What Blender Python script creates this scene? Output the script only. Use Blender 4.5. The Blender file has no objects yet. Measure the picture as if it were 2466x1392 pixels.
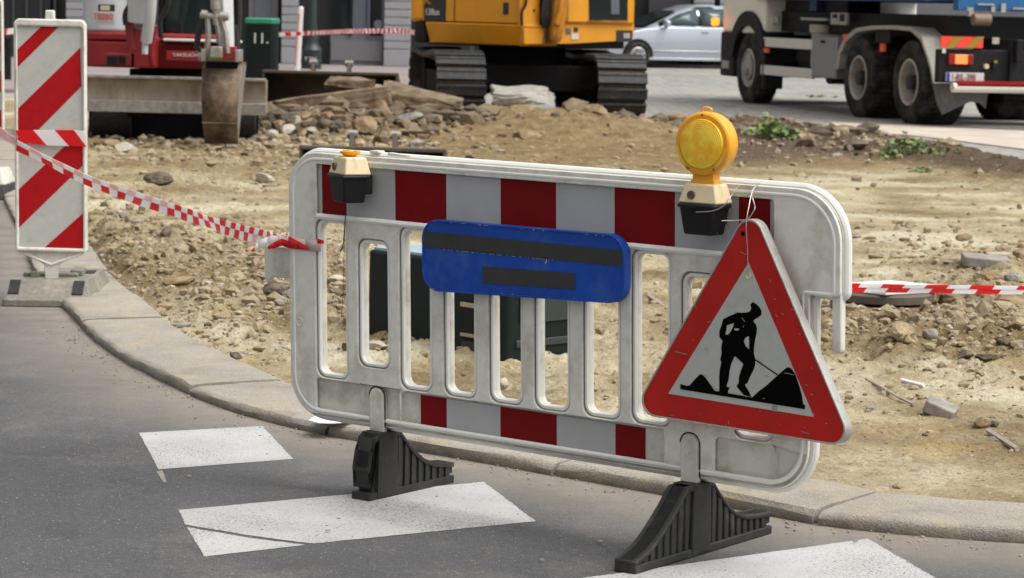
import bpy, bmesh, math, random
import numpy as np
from mathutils import Vector, Matrix, Euler

# ------------------------------------------------------------------ camera
FPX, CX, CY, CAMH = 6200.0, 1233.0, 696.0, 1.47      # focal length in photo pixels, centre, eye height
TH, RO = math.atan(687 / FPX), math.radians(1.4)
F_ = Vector((0, math.cos(TH), -math.sin(TH))); R0 = Vector((1, 0, 0)); U0 = Vector((0, math.sin(TH), math.cos(TH)))
R_ = math.cos(RO) * R0 + math.sin(RO) * U0; U_ = -math.sin(RO) * R0 + math.cos(RO) * U0
CAM = Vector((0, 0, CAMH))
sc = bpy.context.scene
COL = sc.collection
cd = bpy.data.cameras.new('camera'); cam = bpy.data.objects.new('camera', cd); COL.objects.link(cam)
cam.matrix_world = Matrix(((R_.x, U_.x, -F_.x, 0), (R_.y, U_.y, -F_.y, 0), (R_.z, U_.z, -F_.z, CAMH), (0, 0, 0, 1)))
cd.sensor_width = 36; cd.lens = FPX / 2466 * 36; cd.clip_end = 900; cd.clip_start = 0.1
cd.dof.use_dof = True; cd.dof.focus_distance = 7.6; cd.dof.aperture_fstop = 10
sc.camera = cam

# ------------------------------------------------------------------ sky, sun, exposure (overcast)
SUN_EL, SUN_AZ = math.radians(60), math.radians(112)     # azimuth from +Y clockwise: high, to the right
w = bpy.data.worlds.new('World'); sc.world = w; w.use_nodes = True
nt = w.node_tree; bg = nt.nodes['Background']
sky = nt.nodes.new('ShaderNodeTexSky'); sky.sky_type = 'NISHITA'; sky.sun_disc = False
sky.sun_elevation = SUN_EL; sky.sun_rotation = SUN_AZ; sky.dust_density = 6; sky.air_density = 1.0; sky.ozone_density = 0.6
hs = nt.nodes.new('ShaderNodeHueSaturation'); hs.inputs['Saturation'].default_value = 0.12
nt.links.new(sky.outputs[0], hs.inputs['Color']); nt.links.new(hs.outputs[0], bg.inputs[0]); bg.inputs[1].default_value = 0.15
sd = bpy.data.lights.new('sun', 'SUN'); sun = bpy.data.objects.new('sun', sd); COL.objects.link(sun)
sd.energy = 1.15; sd.angle = math.radians(55); sd.color = (1, 0.965, 0.9)
sv = Vector((math.sin(SUN_AZ) * math.cos(SUN_EL), math.cos(SUN_AZ) * math.cos(SUN_EL), math.sin(SUN_EL)))
sun.rotation_euler = sv.to_track_quat('Z', 'Y').to_euler()
vs = sc.view_settings; vs.view_transform = 'Standard'; vs.look = 'None'; vs.gamma = 1; vs.exposure = 0.4

# ------------------------------------------------------------------ pixel -> world
def ray(x, y): return F_ + R_ * ((x - CX) / FPX) - U_ * ((y - CY) / FPX)
def G(x, y, z=0.0):
    d = ray(x, y); return CAM + d * ((z - CAMH) / d.z)
def D(x, y, dep):
    d = ray(x, y); return CAM + d * (dep / d.y)

# ------------------------------------------------------------------ tagging
def tag(o, label=None, cat=None, group=None, kind=None):
    if label: o['label'] = label
    if cat: o['category'] = cat
    if group: o['group'] = group
    if kind: o['kind'] = kind
    return o
def thing(name, label, cat, loc=(0, 0, 0), rotz=0, group=None):
    o = bpy.data.objects.new(name, None); COL.objects.link(o); o.empty_display_size = 0.1
    o.location = loc; o.rotation_euler = (0, 0, rotz)
    return tag(o, label, cat, group)

# ------------------------------------------------------------------ materials
def lin(r, g, b):
    f = lambda c: (c / 255 / 12.92) if c <= 10 else ((c / 255 + 0.055) / 1.055) ** 2.4
    return (f(r), f(g), f(b))
MATS = {}
def mat(name, col, rough=0.6, metal=0.0, dirt=None, damt=0.0, dscale=6.0, var=0.08, vscale=30.0, bump=0.0, bscale=80.0,
        coat=0.0, sub=0.0, emit=None, estr=0.0, streak=False, spec=0.5):
    m = bpy.data.materials.new(name); m.use_nodes = True; n = m.node_tree.nodes; l = m.node_tree.links
    b = n['Principled BSDF']; b.inputs['Roughness'].default_value = rough; b.inputs['Metallic'].default_value = metal
    b.inputs['Coat Weight'].default_value = coat; b.inputs['Specular IOR Level'].default_value = spec
    tc = n.new('ShaderNodeTexCoord'); mp = n.new('ShaderNodeMapping'); l.new(tc.outputs['Object'], mp.inputs[0])
    c = n.new('ShaderNodeRGB'); c.outputs[0].default_value = (*col, 1); cur = c.outputs[0]
    if var > 0:
        nz = n.new('ShaderNodeTexNoise'); nz.inputs['Scale'].default_value = vscale; nz.inputs['Detail'].default_value = 5
        l.new(mp.outputs[0], nz.inputs[0])
        mr = n.new('ShaderNodeMapRange'); mr.inputs[1].default_value = 0.3; mr.inputs[2].default_value = 0.7
        mr.inputs[3].default_value = 1 - var; mr.inputs[4].default_value = 1 + var; l.new(nz.outputs[0], mr.inputs[0])
        mx = n.new('ShaderNodeMix'); mx.data_type = 'RGBA'; mx.blend_type = 'MULTIPLY'; mx.inputs[0].default_value = 1
        l.new(cur, mx.inputs[6]); l.new(mr.outputs[0], mx.inputs[7]); cur = mx.outputs[2]
    if dirt:
        nd = n.new('ShaderNodeTexNoise'); nd.inputs['Scale'].default_value = dscale; nd.inputs['Detail'].default_value = 9; nd.inputs['Roughness'].default_value = 0.68
        if streak:
            m2 = n.new('ShaderNodeMapping'); m2.inputs['Scale'].default_value = (1, 1, 0.22); l.new(tc.outputs['Object'], m2.inputs[0]); l.new(m2.outputs[0], nd.inputs[0])
        else: l.new(mp.outputs[0], nd.inputs[0])
        r = n.new('ShaderNodeMapRange'); r.inputs[1].default_value = 0.62 - 0.35 * damt; r.inputs[2].default_value = 0.8 - 0.3 * damt
        r.inputs[3].default_value = 0; r.inputs[4].default_value = min(1, 0.35 + damt); l.new(nd.outputs[0], r.inputs[0])
        mx = n.new('ShaderNodeMix'); mx.data_type = 'RGBA'; l.new(r.outputs[0], mx.inputs[0]); l.new(cur, mx.inputs[6]); mx.inputs[7].default_value = (*dirt, 1); cur = mx.outputs[2]
        rr = n.new('ShaderNodeMapRange'); rr.inputs[3].default_value = rough; rr.inputs[4].default_value = min(1, rough + 0.35); l.new(r.outputs[0], rr.inputs[0]); l.new(rr.outputs[0], b.inputs['Roughness'])
    l.new(cur, b.inputs['Base Color'])
    if sub: b.inputs['Subsurface Weight'].default_value = sub; b.inputs['Subsurface Radius'].default_value = (0.02, 0.01, 0.004); b.inputs['Subsurface Scale'].default_value = 1
    if bump:
        nb = n.new('ShaderNodeTexNoise'); nb.inputs['Scale'].default_value = bscale; nb.inputs['Detail'].default_value = 6; l.new(mp.outputs[0], nb.inputs[0])
        bp = n.new('ShaderNodeBump'); bp.inputs['Strength'].default_value = 1; bp.inputs['Distance'].default_value = bump; l.new(nb.outputs[0], bp.inputs['Height']); l.new(bp.outputs[0], b.inputs['Normal'])
    if emit: b.inputs['Emission Color'].default_value = (*emit, 1); b.inputs['Emission Strength'].default_value = estr
    MATS[name] = m; return m

DUST = (0.30, 0.25, 0.18)
M_wplastic = mat('white_plastic', (0.70, 0.685, 0.62), 0.5, spec=.35, dirt=(0.40, 0.36, 0.27), damt=0.42, dscale=7, var=0.05, bump=0.0006, bscale=60)
M_wplastic_low = mat('soiled_white_plastic', (0.62, 0.60, 0.53), 0.55, spec=.3, dirt=(0.36, 0.33, 0.25), damt=0.42, dscale=9, var=0.07, vscale=14)
M_rim = mat('white_plastic_rim', (0.76, 0.75, 0.70), 0.4, spec=.4, dirt=(0.36, 0.34, 0.27), damt=0.12, dscale=9, var=0.03)
M_refl_w = mat('reflective_white', (0.40, 0.40, 0.40), 0.5, spec=.25, var=0.06, vscale=9, dirt=(0.3, 0.3, 0.28), damt=0.12, dscale=16)
M_refl_r = mat('reflective_red', (0.17, 0.0015, 0.003), 0.6, spec=.15, var=0.12, vscale=12, dirt=(0.12, 0.01, 0.01), damt=0.1, dscale=22)
M_bea_w = mat('beacon_white', (0.5, 0.49, 0.45), 0.45, var=0.05, dirt=(0.24, 0.22, 0.18), damt=0.16, dscale=14)
M_bea_r = mat('beacon_red', (0.40, 0.005, 0.008), 0.5, spec=.2, var=0.08, dirt=(0.2, 0.02, 0.02), damt=0.12, dscale=18)
M_rubber = mat('black_rubber', (0.016, 0.016, 0.0155), 0.7, var=0.2, dirt=(0.09, 0.08, 0.065), damt=0.25, dscale=14, bump=0.001)
M_rubber_grey = mat('grey_recycled_rubber', (0.19, 0.178, 0.15), 0.85, var=0.18, vscale=50, dirt=(0.38, 0.34, 0.26), damt=0.35, dscale=8, bump=0.002)
M_blackp = mat('black_plastic', (0.007, 0.0075, 0.008), 0.5, spec=.3, var=0.2, dirt=(0.03, 0.03, 0.028), damt=0.12, dscale=20)
M_beige = mat('yellowed_plastic', (0.68, 0.55, 0.34), 0.45, var=0.06, dirt=(0.33, 0.2, 0.09), damt=0.2, dscale=30, streak=True)
M_dark = mat('dark_void', (0.006, 0.006, 0.006), 0.9, var=0)
M_amber = mat('amber_housing', (0.84, 0.37, 0.010), 0.3, var=0.04, sub=0.15, coat=0.2)
M_blue = mat('blue_paint', (0.002, 0.05, 0.32), 0.45, spec=.35, var=0.2, vscale=5, dirt=(0.035, 0.12, 0.36), damt=0.3, dscale=12)
M_tapegrey = mat('grey_tape', (0.026, 0.026, 0.027), 0.6, var=0.15, vscale=20)
M_signred = mat('sign_red', (0.42, 0.013, 0.008), 0.45, spec=.25, var=0.1, vscale=10, dirt=(0.16, 0.03, 0.02), damt=0.14, dscale=26)
M_signwhite = mat('sign_white', (0.42, 0.43, 0.40), 0.42, var=0.05, dirt=(0.3, 0.29, 0.22), damt=0.14, dscale=24)
M_signblack = mat('sign_black', (0.002, 0.002, 0.002), 0.9, spec=.05, var=0.1)
M_alu = mat('sign_edge_metal', (0.42, 0.41, 0.38), 0.45, metal=0.35, dirt=(0.22, 0.2, 0.16), damt=0.3, dscale=20)
M_scratch = mat('scratch', (0.25, 0.23, 0.19), 0.7, var=0.2)
def film(name, col):
    def f(t, b):
        b.inputs['Base Color'].default_value = (*col, 1); b.inputs['Roughness'].default_value = .3
        tr = t.nodes.new('ShaderNodeBsdfTranslucent'); tr.inputs[0].default_value = (*col, 1); mx = t.nodes.new('ShaderNodeMixShader'); mx.inputs[0].default_value = .45
        out = t.nodes['Material Output']; t.links.new(b.outputs[0], mx.inputs[1]); t.links.new(tr.outputs[0], mx.inputs[2]); t.links.new(mx.outputs[0], out.inputs[0])
    m = bpy.data.materials.new(name); m.use_nodes = True; f(m.node_tree, m.node_tree.nodes['Principled BSDF']); return m
M_wire = mat('steel_wire', (0.45, 0.44, 0.43), 0.35, metal=0.8, var=0.1)
M_tape_r = film('tape_red', (0.85, 0.02, 0.02))
M_tape_p = film('tape_show_through', (0.92, 0.66, 0.62))
M_tape_w = film('tape_white', (0.93, 0.92, 0.91))
M_ylw = mat('excavator_yellow', (0.72, 0.30, 0.012), 0.38, var=0.06, vscale=3, dirt=(0.33, 0.17, 0.05), damt=0.2, dscale=3, streak=True)
M_ylwdirty = mat('greasy_yellow', (0.55, 0.22, 0.015), 0.5, var=0.1, dirt=(0.05, 0.03, 0.02), damt=0.62, dscale=7, streak=True)
M_track = mat('track_steel', (0.05, 0.035, 0.025), 0.8, metal=0.0, var=0.35, dirt=(0.16, 0.11, 0.07), damt=0.28, dscale=6)
M_tracktop = mat('track_shoe_dusty', (0.035, 0.036, 0.040), 0.5, metal=0.2, var=0.3, dirt=(0.14, 0.125, 0.105), damt=0.3, dscale=6)
M_frame = mat('undercarriage_black', (0.006, 0.0055, 0.006), 0.8, spec=.2, var=0.2, dirt=(0.025, 0.018, 0.014), damt=0.2)
M_rust = mat('rusty_steel', (0.19, 0.135, 0.085), 0.6, metal=0.15, var=0.3, vscale=7, dirt=(0.06, 0.04, 0.027), damt=0.62, dscale=4.5, streak=False)
M_blade = mat('worn_blade_steel', (0.30, 0.25, 0.19), 0.6, metal=0.15, var=0.2, vscale=4, dirt=(0.14, 0.085, 0.045), damt=0.42, dscale=4, streak=True)
M_steel = mat('worn_steel', (0.33, 0.31, 0.28), 0.45, metal=0.4, var=0.2, dirt=(0.15, 0.12, 0.08), damt=0.35)
M_bucket = mat('dark_bucket_steel', (0.085, 0.07, 0.058), 0.6, metal=0.2, var=0.25, vscale=5, dirt=(0.17, 0.13, 0.09), damt=0.4, dscale=4)
M_minired = mat('machine_red', (0.26, 0.012, 0.014), 0.38, var=0.12, vscale=3, dirt=(0.1, 0.03, 0.02), damt=0.2, dscale=4)
M_miniwhite = mat('machine_white', (0.55, 0.57, 0.57), 0.35, var=0.03, dirt=(0.35, 0.34, 0.32), damt=0.12, dscale=4)
M_glass = mat('dark_glass', (0.012, 0.018, 0.018), 0.08, var=0, spec=0.5)
M_carglass = mat('car_glass', (0.07, 0.10, 0.11), 0.1, var=.2, vscale=3)
M_greenbin = mat('dark_green_plastic', (0.006, 0.012, 0.012), 0.55, spec=.25, var=0.15, dirt=(0.025, 0.032, 0.03), damt=0.12)
M_binlid = mat('green_edge', (0.03, 0.25, 0.15), 0.5, var=0.1)
M_post = mat('lamp_post_green', (0.018, 0.032, 0.032), 0.45, var=0.15)
M_carsilver = mat('silver_paint', (0.43, 0.46, 0.52), 0.28, metal=0.35, var=0.02, coat=0.6)
M_rimalloy = mat('alloy', (0.45, 0.46, 0.47), 0.35, metal=0.6, var=0.05)
M_tyre = mat('tyre', (0.016, 0.0155, 0.015), 0.9, spec=.2, var=0.2, vscale=10, dirt=(0.085, 0.077, 0.065), damt=0.5, dscale=4)
M_trubbl = mat('truck_black', (0.007, 0.007, 0.008), 0.6, spec=.3, var=0.2, dirt=(0.03, 0.028, 0.027), damt=0.25)
M_truckw = mat('truck_cream', (0.80, 0.77, 0.66), 0.4, var=0.04)
M_contblue = mat('container_blue', (0.008, 0.05, 0.18), 0.5, var=0.15, vscale=3, dirt=(0.03, 0.05, 0.1), damt=0.25)
M_fender = mat('fender_grey', (0.40, 0.37, 0.32), 0.5, metal=0.1, var=0.1, dirt=(0.15, 0.13, 0.1), damt=0.25)
M_alubar = mat('aluminium_bar', (0.66, 0.64, 0.57), 0.45, metal=0.1, var=0.06)
M_orange = mat('orange_reflector', (0.8, 0.11, 0.03), 0.35, var=0.04)
M_hazred = mat('hazard_red', (0.85, 0.06, 0.03), 0.4, var=0.04)
M_hazyel = mat('hazard_yellow', (0.30, 0.2, 0.015), 0.5, var=0.04)
M_taillit = mat('lit_tail_lamp', (0.8, 0.1, 0.03), 0.3, var=0, emit=(1, 0.12, 0.02), estr=2.2)
M_tailred = mat('tail_lamp_red', (0.25, 0.012, 0.01), 0.25, var=0)
M_blink = mat('lit_indicator', (0.9, 0.4, 0.05), 0.3, var=0, emit=(1, 0.25, 0.01), estr=1.6)
M_plate = mat('number_plate_white', (0.6, 0.58, 0.56), 0.4, var=0.04)
M_platered = mat('plate_lettering', (0.22, 0.02, 0.03), 0.5, var=0)
M_eublue = mat('plate_blue', (0.01, 0.05, 0.35), 0.4, var=0)
M_wallgrey = mat('facade_grey', (0.30, 0.30, 0.315), 0.7, var=0.06, vscale=2)
M_wallmid = mat('facade_midgrey', (0.14, 0.14, 0.15), 0.7, var=0.08, vscale=2)
M_walldark = mat('facade_dark', (0.012, 0.012, 0.013), 0.5, var=0.2, vscale=1)
M_shutter = mat('shutter_darkgrey', (0.05, 0.05, 0.055), 0.5, var=0.1)
M_doorblue = mat('door_bluegrey', (0.10, 0.11, 0.135), 0.5, var=0.08)
M_wfont = mat('white_lettering', (0.6, 0.6, 0.57), 0.5, var=0)
M_rfont = mat('red_lettering', (0.7, 0.05, 0.03), 0.5, var=0)
M_yfont = mat('yellow_lettering', (0.75, 0.32, 0.01), 0.5, var=0)
M_decal = mat('dark_decal', (0.02, 0.02, 0.022), 0.45, var=0)
M_leaf = mat('weed_leaf', (0.13, 0.20, 0.055), 0.55, var=0.35, vscale=25, sub=0.0)
M_moss = mat('moss', (0.10, 0.13, 0.02), 0.9, var=0.3)
M_paper = mat('white_litter', (0.78, 0.77, 0.76), 0.7, var=0.04)
M_wood = mat('grey_timber', (0.42, 0.34, 0.25), 0.8, var=0.15, dirt=(0.22, 0.16, 0.1), damt=0.45, dscale=4)
M_rockb = mat('brown_stone', (0.22, 0.15, 0.08), 0.9, var=0.3, vscale=12, dirt=(0.35, 0.27, 0.17), damt=0.35, dscale=10, bump=0.006, bscale=30)
M_rockd = mat('dark_stone', (0.10, 0.08, 0.055), 0.9, var=0.3, vscale=12, dirt=(0.24, 0.18, 0.11), damt=0.3, dscale=10, bump=0.006, bscale=30)
M_rockg = mat('grey_concrete_rubble', (0.25, 0.235, 0.215), 0.9, var=0.25, vscale=18, dirt=(0.36, 0.31, 0.22), damt=0.3, dscale=8, bump=0.004, bscale=40)
M_rocklight = mat('pale_rubble', (0.42, 0.375, 0.31), 0.9, var=0.15, vscale=18, dirt=(0.36, 0.29, 0.19), damt=0.3, dscale=8, bump=0.003, bscale=40)
M_clod = mat('soil_clod', (0.30, 0.235, 0.145), 0.95, var=0.3, vscale=9, bump=0.004, bscale=60)
M_gravel = mat('gravel_stone', (0.36, 0.31, 0.24), 0.9, var=0.45, vscale=4, bump=0.002)

# ------------------------------------------------------------------ mesh builder
class MB:
    def __init__(s): s.v = []; s.f = []; s.mi = []; s.g = []
    def add(s, vs, fs, mi=0):
        o = len(s.v); s.g.append((vs, fs, mi)); s.v += [tuple(p) for p in vs]; s.f += [tuple(i + o for i in f) for f in fs]; s.mi += [mi] * len(fs); return s
    def box(s, c, d, rot=None, mi=0, taper=1.0):
        x, y, z = d[0] / 2, d[1] / 2, d[2] / 2
        P = [Vector((a * x * (taper if e > 0 else 1), b * y * (taper if e > 0 else 1), e * z)) for e in (-1, 1) for a, b in ((-1, -1), (1, -1), (1, 1), (-1, 1))]
        if rot is not None:
            R = rot if isinstance(rot, Matrix) else Euler(rot).to_matrix(); P = [R @ p for p in P]
        P = [p + Vector(c) for p in P]
        return s.add(P, [(3, 2, 1, 0), (4, 5, 6, 7), (0, 1, 5, 4), (1, 2, 6, 5), (2, 3, 7, 6), (3, 0, 4, 7)], mi)
    def prism(s, poly, a, b, axis='z', mi=0):
        """poly: 2D points; extruded from a to b along axis. x:(y,z) y:(x,z) z:(x,y)"""
        n = len(poly)
        f = {'z': lambda p, h: (p[0], p[1], h), 'y': lambda p, h: (p[0], h, p[1]), 'x': lambda p, h: (h, p[0], p[1])}[axis]
        V = [f(p, a) for p in poly] + [f(p, b) for p in poly]
        return s.add(V, [tuple(reversed(range(n))), tuple(range(n, 2 * n))] + [(i, (i + 1) % n, n + (i + 1) % n, n + i) for i in range(n)], mi)
    def cyl(s, p0, p1, r0, r1=None, seg=20, mi=0, caps=True):
        p0 = Vector(p0); p1 = Vector(p1); r1 = r0 if r1 is None else r1
        q = (p1 - p0).normalized().to_track_quat('Z', 'Y'); V = []
        for p, r in ((p0, r0), (p1, r1)):
            V += [p + q @ Vector((math.cos(t) * r, math.sin(t) * r, 0)) for t in [2 * math.pi * i / seg for i in range(seg)]]
        fs = [(i, (i + 1) % seg, seg + (i + 1) % seg, seg + i) for i in range(seg)]
        if caps: fs += [tuple(reversed(range(seg))), tuple(range(seg, 2 * seg))]
        return s.add(V, fs, mi)
    def lathe(s, prof, origin=(0, 0, 0), direction=(0, 0, 1), seg=32, mi=0):
        """prof: (r, h) list along direction"""
        q = Vector(direction).normalized().to_track_quat('Z', 'Y'); o = Vector(origin); V = []
        for r, h in prof:
            V += [o + q @ Vector((math.cos(2 * math.pi * i / seg) * r, math.sin(2 * math.pi * i / seg) * r, h)) for i in range(seg)]
        fs = [(k * seg + i, k * seg + (i + 1) % seg, (k + 1) * seg + (i + 1) % seg, (k + 1) * seg + i) for k in range(len(prof) - 1) for i in range(seg)]
        return s.add(V, fs, mi)
    def tube(s, pts, r, seg=8, mi=0, closed=False):
        pts = [Vector(p) for p in pts]; n = len(pts); V = []; ref = None
        for i, p in enumerate(pts):
            t = (pts[(i + 1) % n] - pts[i - 1]) if closed else (pts[min(i + 1, n - 1)] - pts[max(i - 1, 0)])
            t.normalize()
            if ref is None:
                ref = Vector((0, 0, 1)) if abs(t.z) < 0.9 else Vector((1, 0, 0)); ref = (ref - t * ref.dot(t)).normalized()
            else: ref = (ref - t * ref.dot(t)).normalized()
            bt = t.cross(ref); rr = r[i] if isinstance(r, (list, tuple)) else r
            V += [p + (ref * math.cos(a) + bt * math.sin(a)) * rr for a in [2 * math.pi * k / seg for k in range(seg)]]
        m = n if closed else n - 1
        fs = [(i * seg + k, i * seg + (k + 1) % seg, ((i + 1) % n) * seg + (k + 1) % seg, ((i + 1) % n) * seg + k) for i in range(m) for k in range(seg)]
        if not closed: fs += [tuple(reversed(range(seg))), tuple((n - 1) * seg + k for k in range(seg))]
        return s.add(V, fs, mi)
    def split(s, name, m, parent=None, **k):      # each added piece becomes a part of its own
        for vs, fs, mi in s.g: MB().add(vs, fs, mi).build(name, m, parent, **k)
    def build(s, name, m, parent=None, bevel=0.0, smooth=35, seg=2, fix=True, weld=False):
        me = bpy.data.meshes.new(name); me.from_pydata(s.v, [], s.f)
        ms = m if isinstance(m, (list, tuple)) else [m]
        for q in ms: me.materials.append(q)
        me.polygons.foreach_set('material_index', s.mi)
        if fix or weld:
            bm = bmesh.new(); bm.from_mesh(me)
            if weld: bmesh.ops.remove_doubles(bm, verts=bm.verts, dist=.0005)
            bmesh.ops.recalc_face_normals(bm, faces=bm.faces); bm.to_mesh(me); bm.free()
        if smooth:
            me.polygons.foreach_set('use_smooth', [True] * len(me.polygons)); me.set_sharp_from_angle(angle=math.radians(smooth))
        me.update()
        o = bpy.data.objects.new(name, me); COL.objects.link(o)
        if parent is not None: o.parent = parent
        if bevel:
            bv = o.modifiers.new('bevel', 'BEVEL'); bv.width = bevel; bv.segments = seg; bv.limit_method = 'ANGLE'; bv.angle_limit = math.radians(35); bv.harden_normals = False
        return o

def rounded(pts, seg=6):
    """pts: (x, y, r) -> polygon with rounded corners"""
    out = []; n = len(pts)
    for i in range(n):
        p = Vector(pts[i][:2]); a = Vector(pts[i - 1][:2]); b = Vector(pts[(i + 1) % n][:2]); r = pts[i][2]
        if r <= 0: out.append(tuple(p)); continue
        da = (a - p).normalized(); db = (b - p).normalized(); ang = da.angle(db); t = min(r / math.tan(ang / 2), (a - p).length * 0.49, (b - p).length * 0.49); r = t * math.tan(ang / 2)
        c = p + (da + db).normalized() * (r / math.sin(ang / 2)); s0 = p + da * t - c; s1 = p + db * t - c
        a0 = math.atan2(s0.y, s0.x); a1 = math.atan2(s1.y, s1.x); dl = (a1 - a0 + math.pi) % (2 * math.pi) - math.pi
        for k in range(seg + 1):
            q = a0 + dl * k / seg; out.append((c.x + r * math.cos(q), c.y + r * math.sin(q)))
    return out
def plate(name, loops, z0, z1, m, parent, bevel=0.0, mapf=None, matrix=None):
    """flat plate with holes; loops[0] outline, rest holes, 2D; thickness z0..z1"""
    cu = bpy.data.curves.new(name, 'CURVE'); cu.dimensions = '2D'; cu.fill_mode = 'BOTH'
    th = (z1 - z0) / 2; cu.extrude = max(th - bevel, 0.0001); cu.bevel_depth = bevel; cu.bevel_resolution = 2; cu.offset = -bevel
    for lp in loops:
        sp = cu.splines.new('POLY'); sp.points.add(len(lp) - 1); sp.use_cyclic_u = True
        for i, p in enumerate(lp): sp.points[i].co = (p[0], p[1], 0, 1)
    ob = bpy.data.objects.new(name, cu); COL.objects.link(ob)
    bpy.context.view_layer.update()
    me = bpy.data.meshes.new_from_object(ob); COL.objects.unlink(ob); bpy.data.objects.remove(ob)
    mid = (z0 + z1) / 2
    for v in me.vertices:
        v.co.z += mid
        if mapf: v.co = mapf(v.co)
    me.materials.clear(); me.materials.append(m); me.name = name
    me.polygons.foreach_set('use_smooth', [True] * len(me.polygons)); me.set_sharp_from_angle(angle=math.radians(30))
    o = bpy.data.objects.new(name, me); COL.objects.link(o); o.parent = parent
    if matrix is not None: o.matrix_local = matrix
    return o
def text(name, body, size, m, parent, matrix, extrude=0.001, align='LEFT', sx=1.0):
    cu = bpy.data.curves.new(name, 'FONT'); cu.body = body; cu.size = size; cu.extrude = extrude; cu.align_x = align; cu.offset = size * 0.012
    ob = bpy.data.objects.new(name, cu); COL.objects.link(ob); bpy.context.view_layer.update()
    me = bpy.data.meshes.new_from_object(ob); COL.objects.unlink(ob); bpy.data.objects.remove(ob)
    for v in me.vertices: v.co.x *= sx
    me.materials.clear(); me.materials.append(m)
    o = bpy.data.objects.new(name, me); COL.objects.link(o); o.parent = parent; o.matrix_local = matrix
    return o
def frame_mat(o, x, y):
    """matrix with local x, y along given vectors, origin o"""
    x = Vector(x).normalized(); y = Vector(y).normalized(); z = x.cross(y).normalized(); y = z.cross(x)
    return Matrix(((x.x, y.x, z.x, o[0]), (x.y, y.y, z.y, o[1]), (x.z, y.z, z.z, o[2]), (0, 0, 0, 1)))

# ------------------------------------------------------------------ numpy noise
_rs = np.random.RandomState(7); PERM = _rs.permutation(4096).astype(np.int64); VAL = _rs.rand(4096) * 2 - 1
def vnoise(x, y, seed=0):
    x = np.asarray(x, float); y = np.asarray(y, float)
    xi = np.floor(x).astype(np.int64); yi = np.floor(y).astype(np.int64); fx = x - xi; fy = y - yi
    fx = fx * fx * fx * (fx * (fx * 6 - 15) + 10); fy = fy * fy * fy * (fy * (fy * 6 - 15) + 10)
    def h(a, b): return VAL[PERM[(PERM[(a + seed * 57) & 4095] + b) & 4095]]
    return (h(xi, yi) * (1 - fx) + h(xi + 1, yi) * fx) * (1 - fy) + (h(xi, yi + 1) * (1 - fx) + h(xi + 1, yi + 1) * fx) * fy
def fbm(x, y, o=4, seed=0, g=0.5):
    s = 0; a = 1; t = 0
    for k in range(o): s = s + a * vnoise(x * 2 ** k + 13.7 * k, y * 2 ** k - 7.1 * k, seed + k); t += a; a *= g
    return s / t
def sstep(a, b, x): t = np.clip((x - a) / (b - a), 0, 1); return t * t * (3 - 2 * t)

# kerb outer (road side) edge on the ground, x -> y
KO = [(-7.5, 34.0), (-5.2, 25.0), (-3.9, 19.4), (-3.05, 15.8), (-2.45, 13.2), (-2.065, 11.86), (-1.694, 10.63), (-1.329, 9.74), (-1.022, 9.13), (-.719, 8.72), (-.448, 8.467),
      (.102, 8.007), (.55, 7.62), (.90, 7.29), (1.17, 7.17), (1.452, 7.098), (2.2, 6.95), (3.2, 6.85), (9, 6.7)]
def catmull(P, n=10):
    out = []
    for i in range(len(P) - 1):
        p0 = P[max(i - 1, 0)]; p1 = P[i]; p2 = P[i + 1]; p3 = P[min(i + 2, len(P) - 1)]
        for k in range(n):
            t = k / n; out.append(tuple(0.5 * (2 * p1[j] + (p2[j] - p0[j]) * t + (2 * p0[j] - 5 * p1[j] + 4 * p2[j] - p3[j]) * t * t + (3 * p1[j] - p0[j] - 3 * p2[j] + p3[j]) * t ** 3) for j in range(len(p1))))
    out.append(tuple(P[-1])); return out
KOc = np.array(catmull(KO, 12))
tg = np.gradient(KOc, axis=0); tg /= np.linalg.norm(tg, axis=1)[:, None]
NRM = np.stack([-tg[:, 1], tg[:, 0]], 1)      # left normal of direction (x increasing, y decreasing) points up/right = site side
KW = 0.36
KI = KOc + NRM * KW
def kerb_inner_y(x): return np.interp(x, KI[:, 0], KI[:, 1])
def kerb_mid_y(x): m = KOc + NRM * KW * 0.5; return np.interp(x, m[:, 0], m[:, 1])
# border between the dug-up site and the cobbled street: x -> y
BX = np.array([-9, -1.5, 1.0, 1.77, 2.9, 3.77, 4.5, 4.8, 5.6, 6.5]); BY = np.array([34.5, 34.5, 33.8, 32.6, 31.6, 30.5, 26.5, 24.2, 18, 12.])
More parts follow.
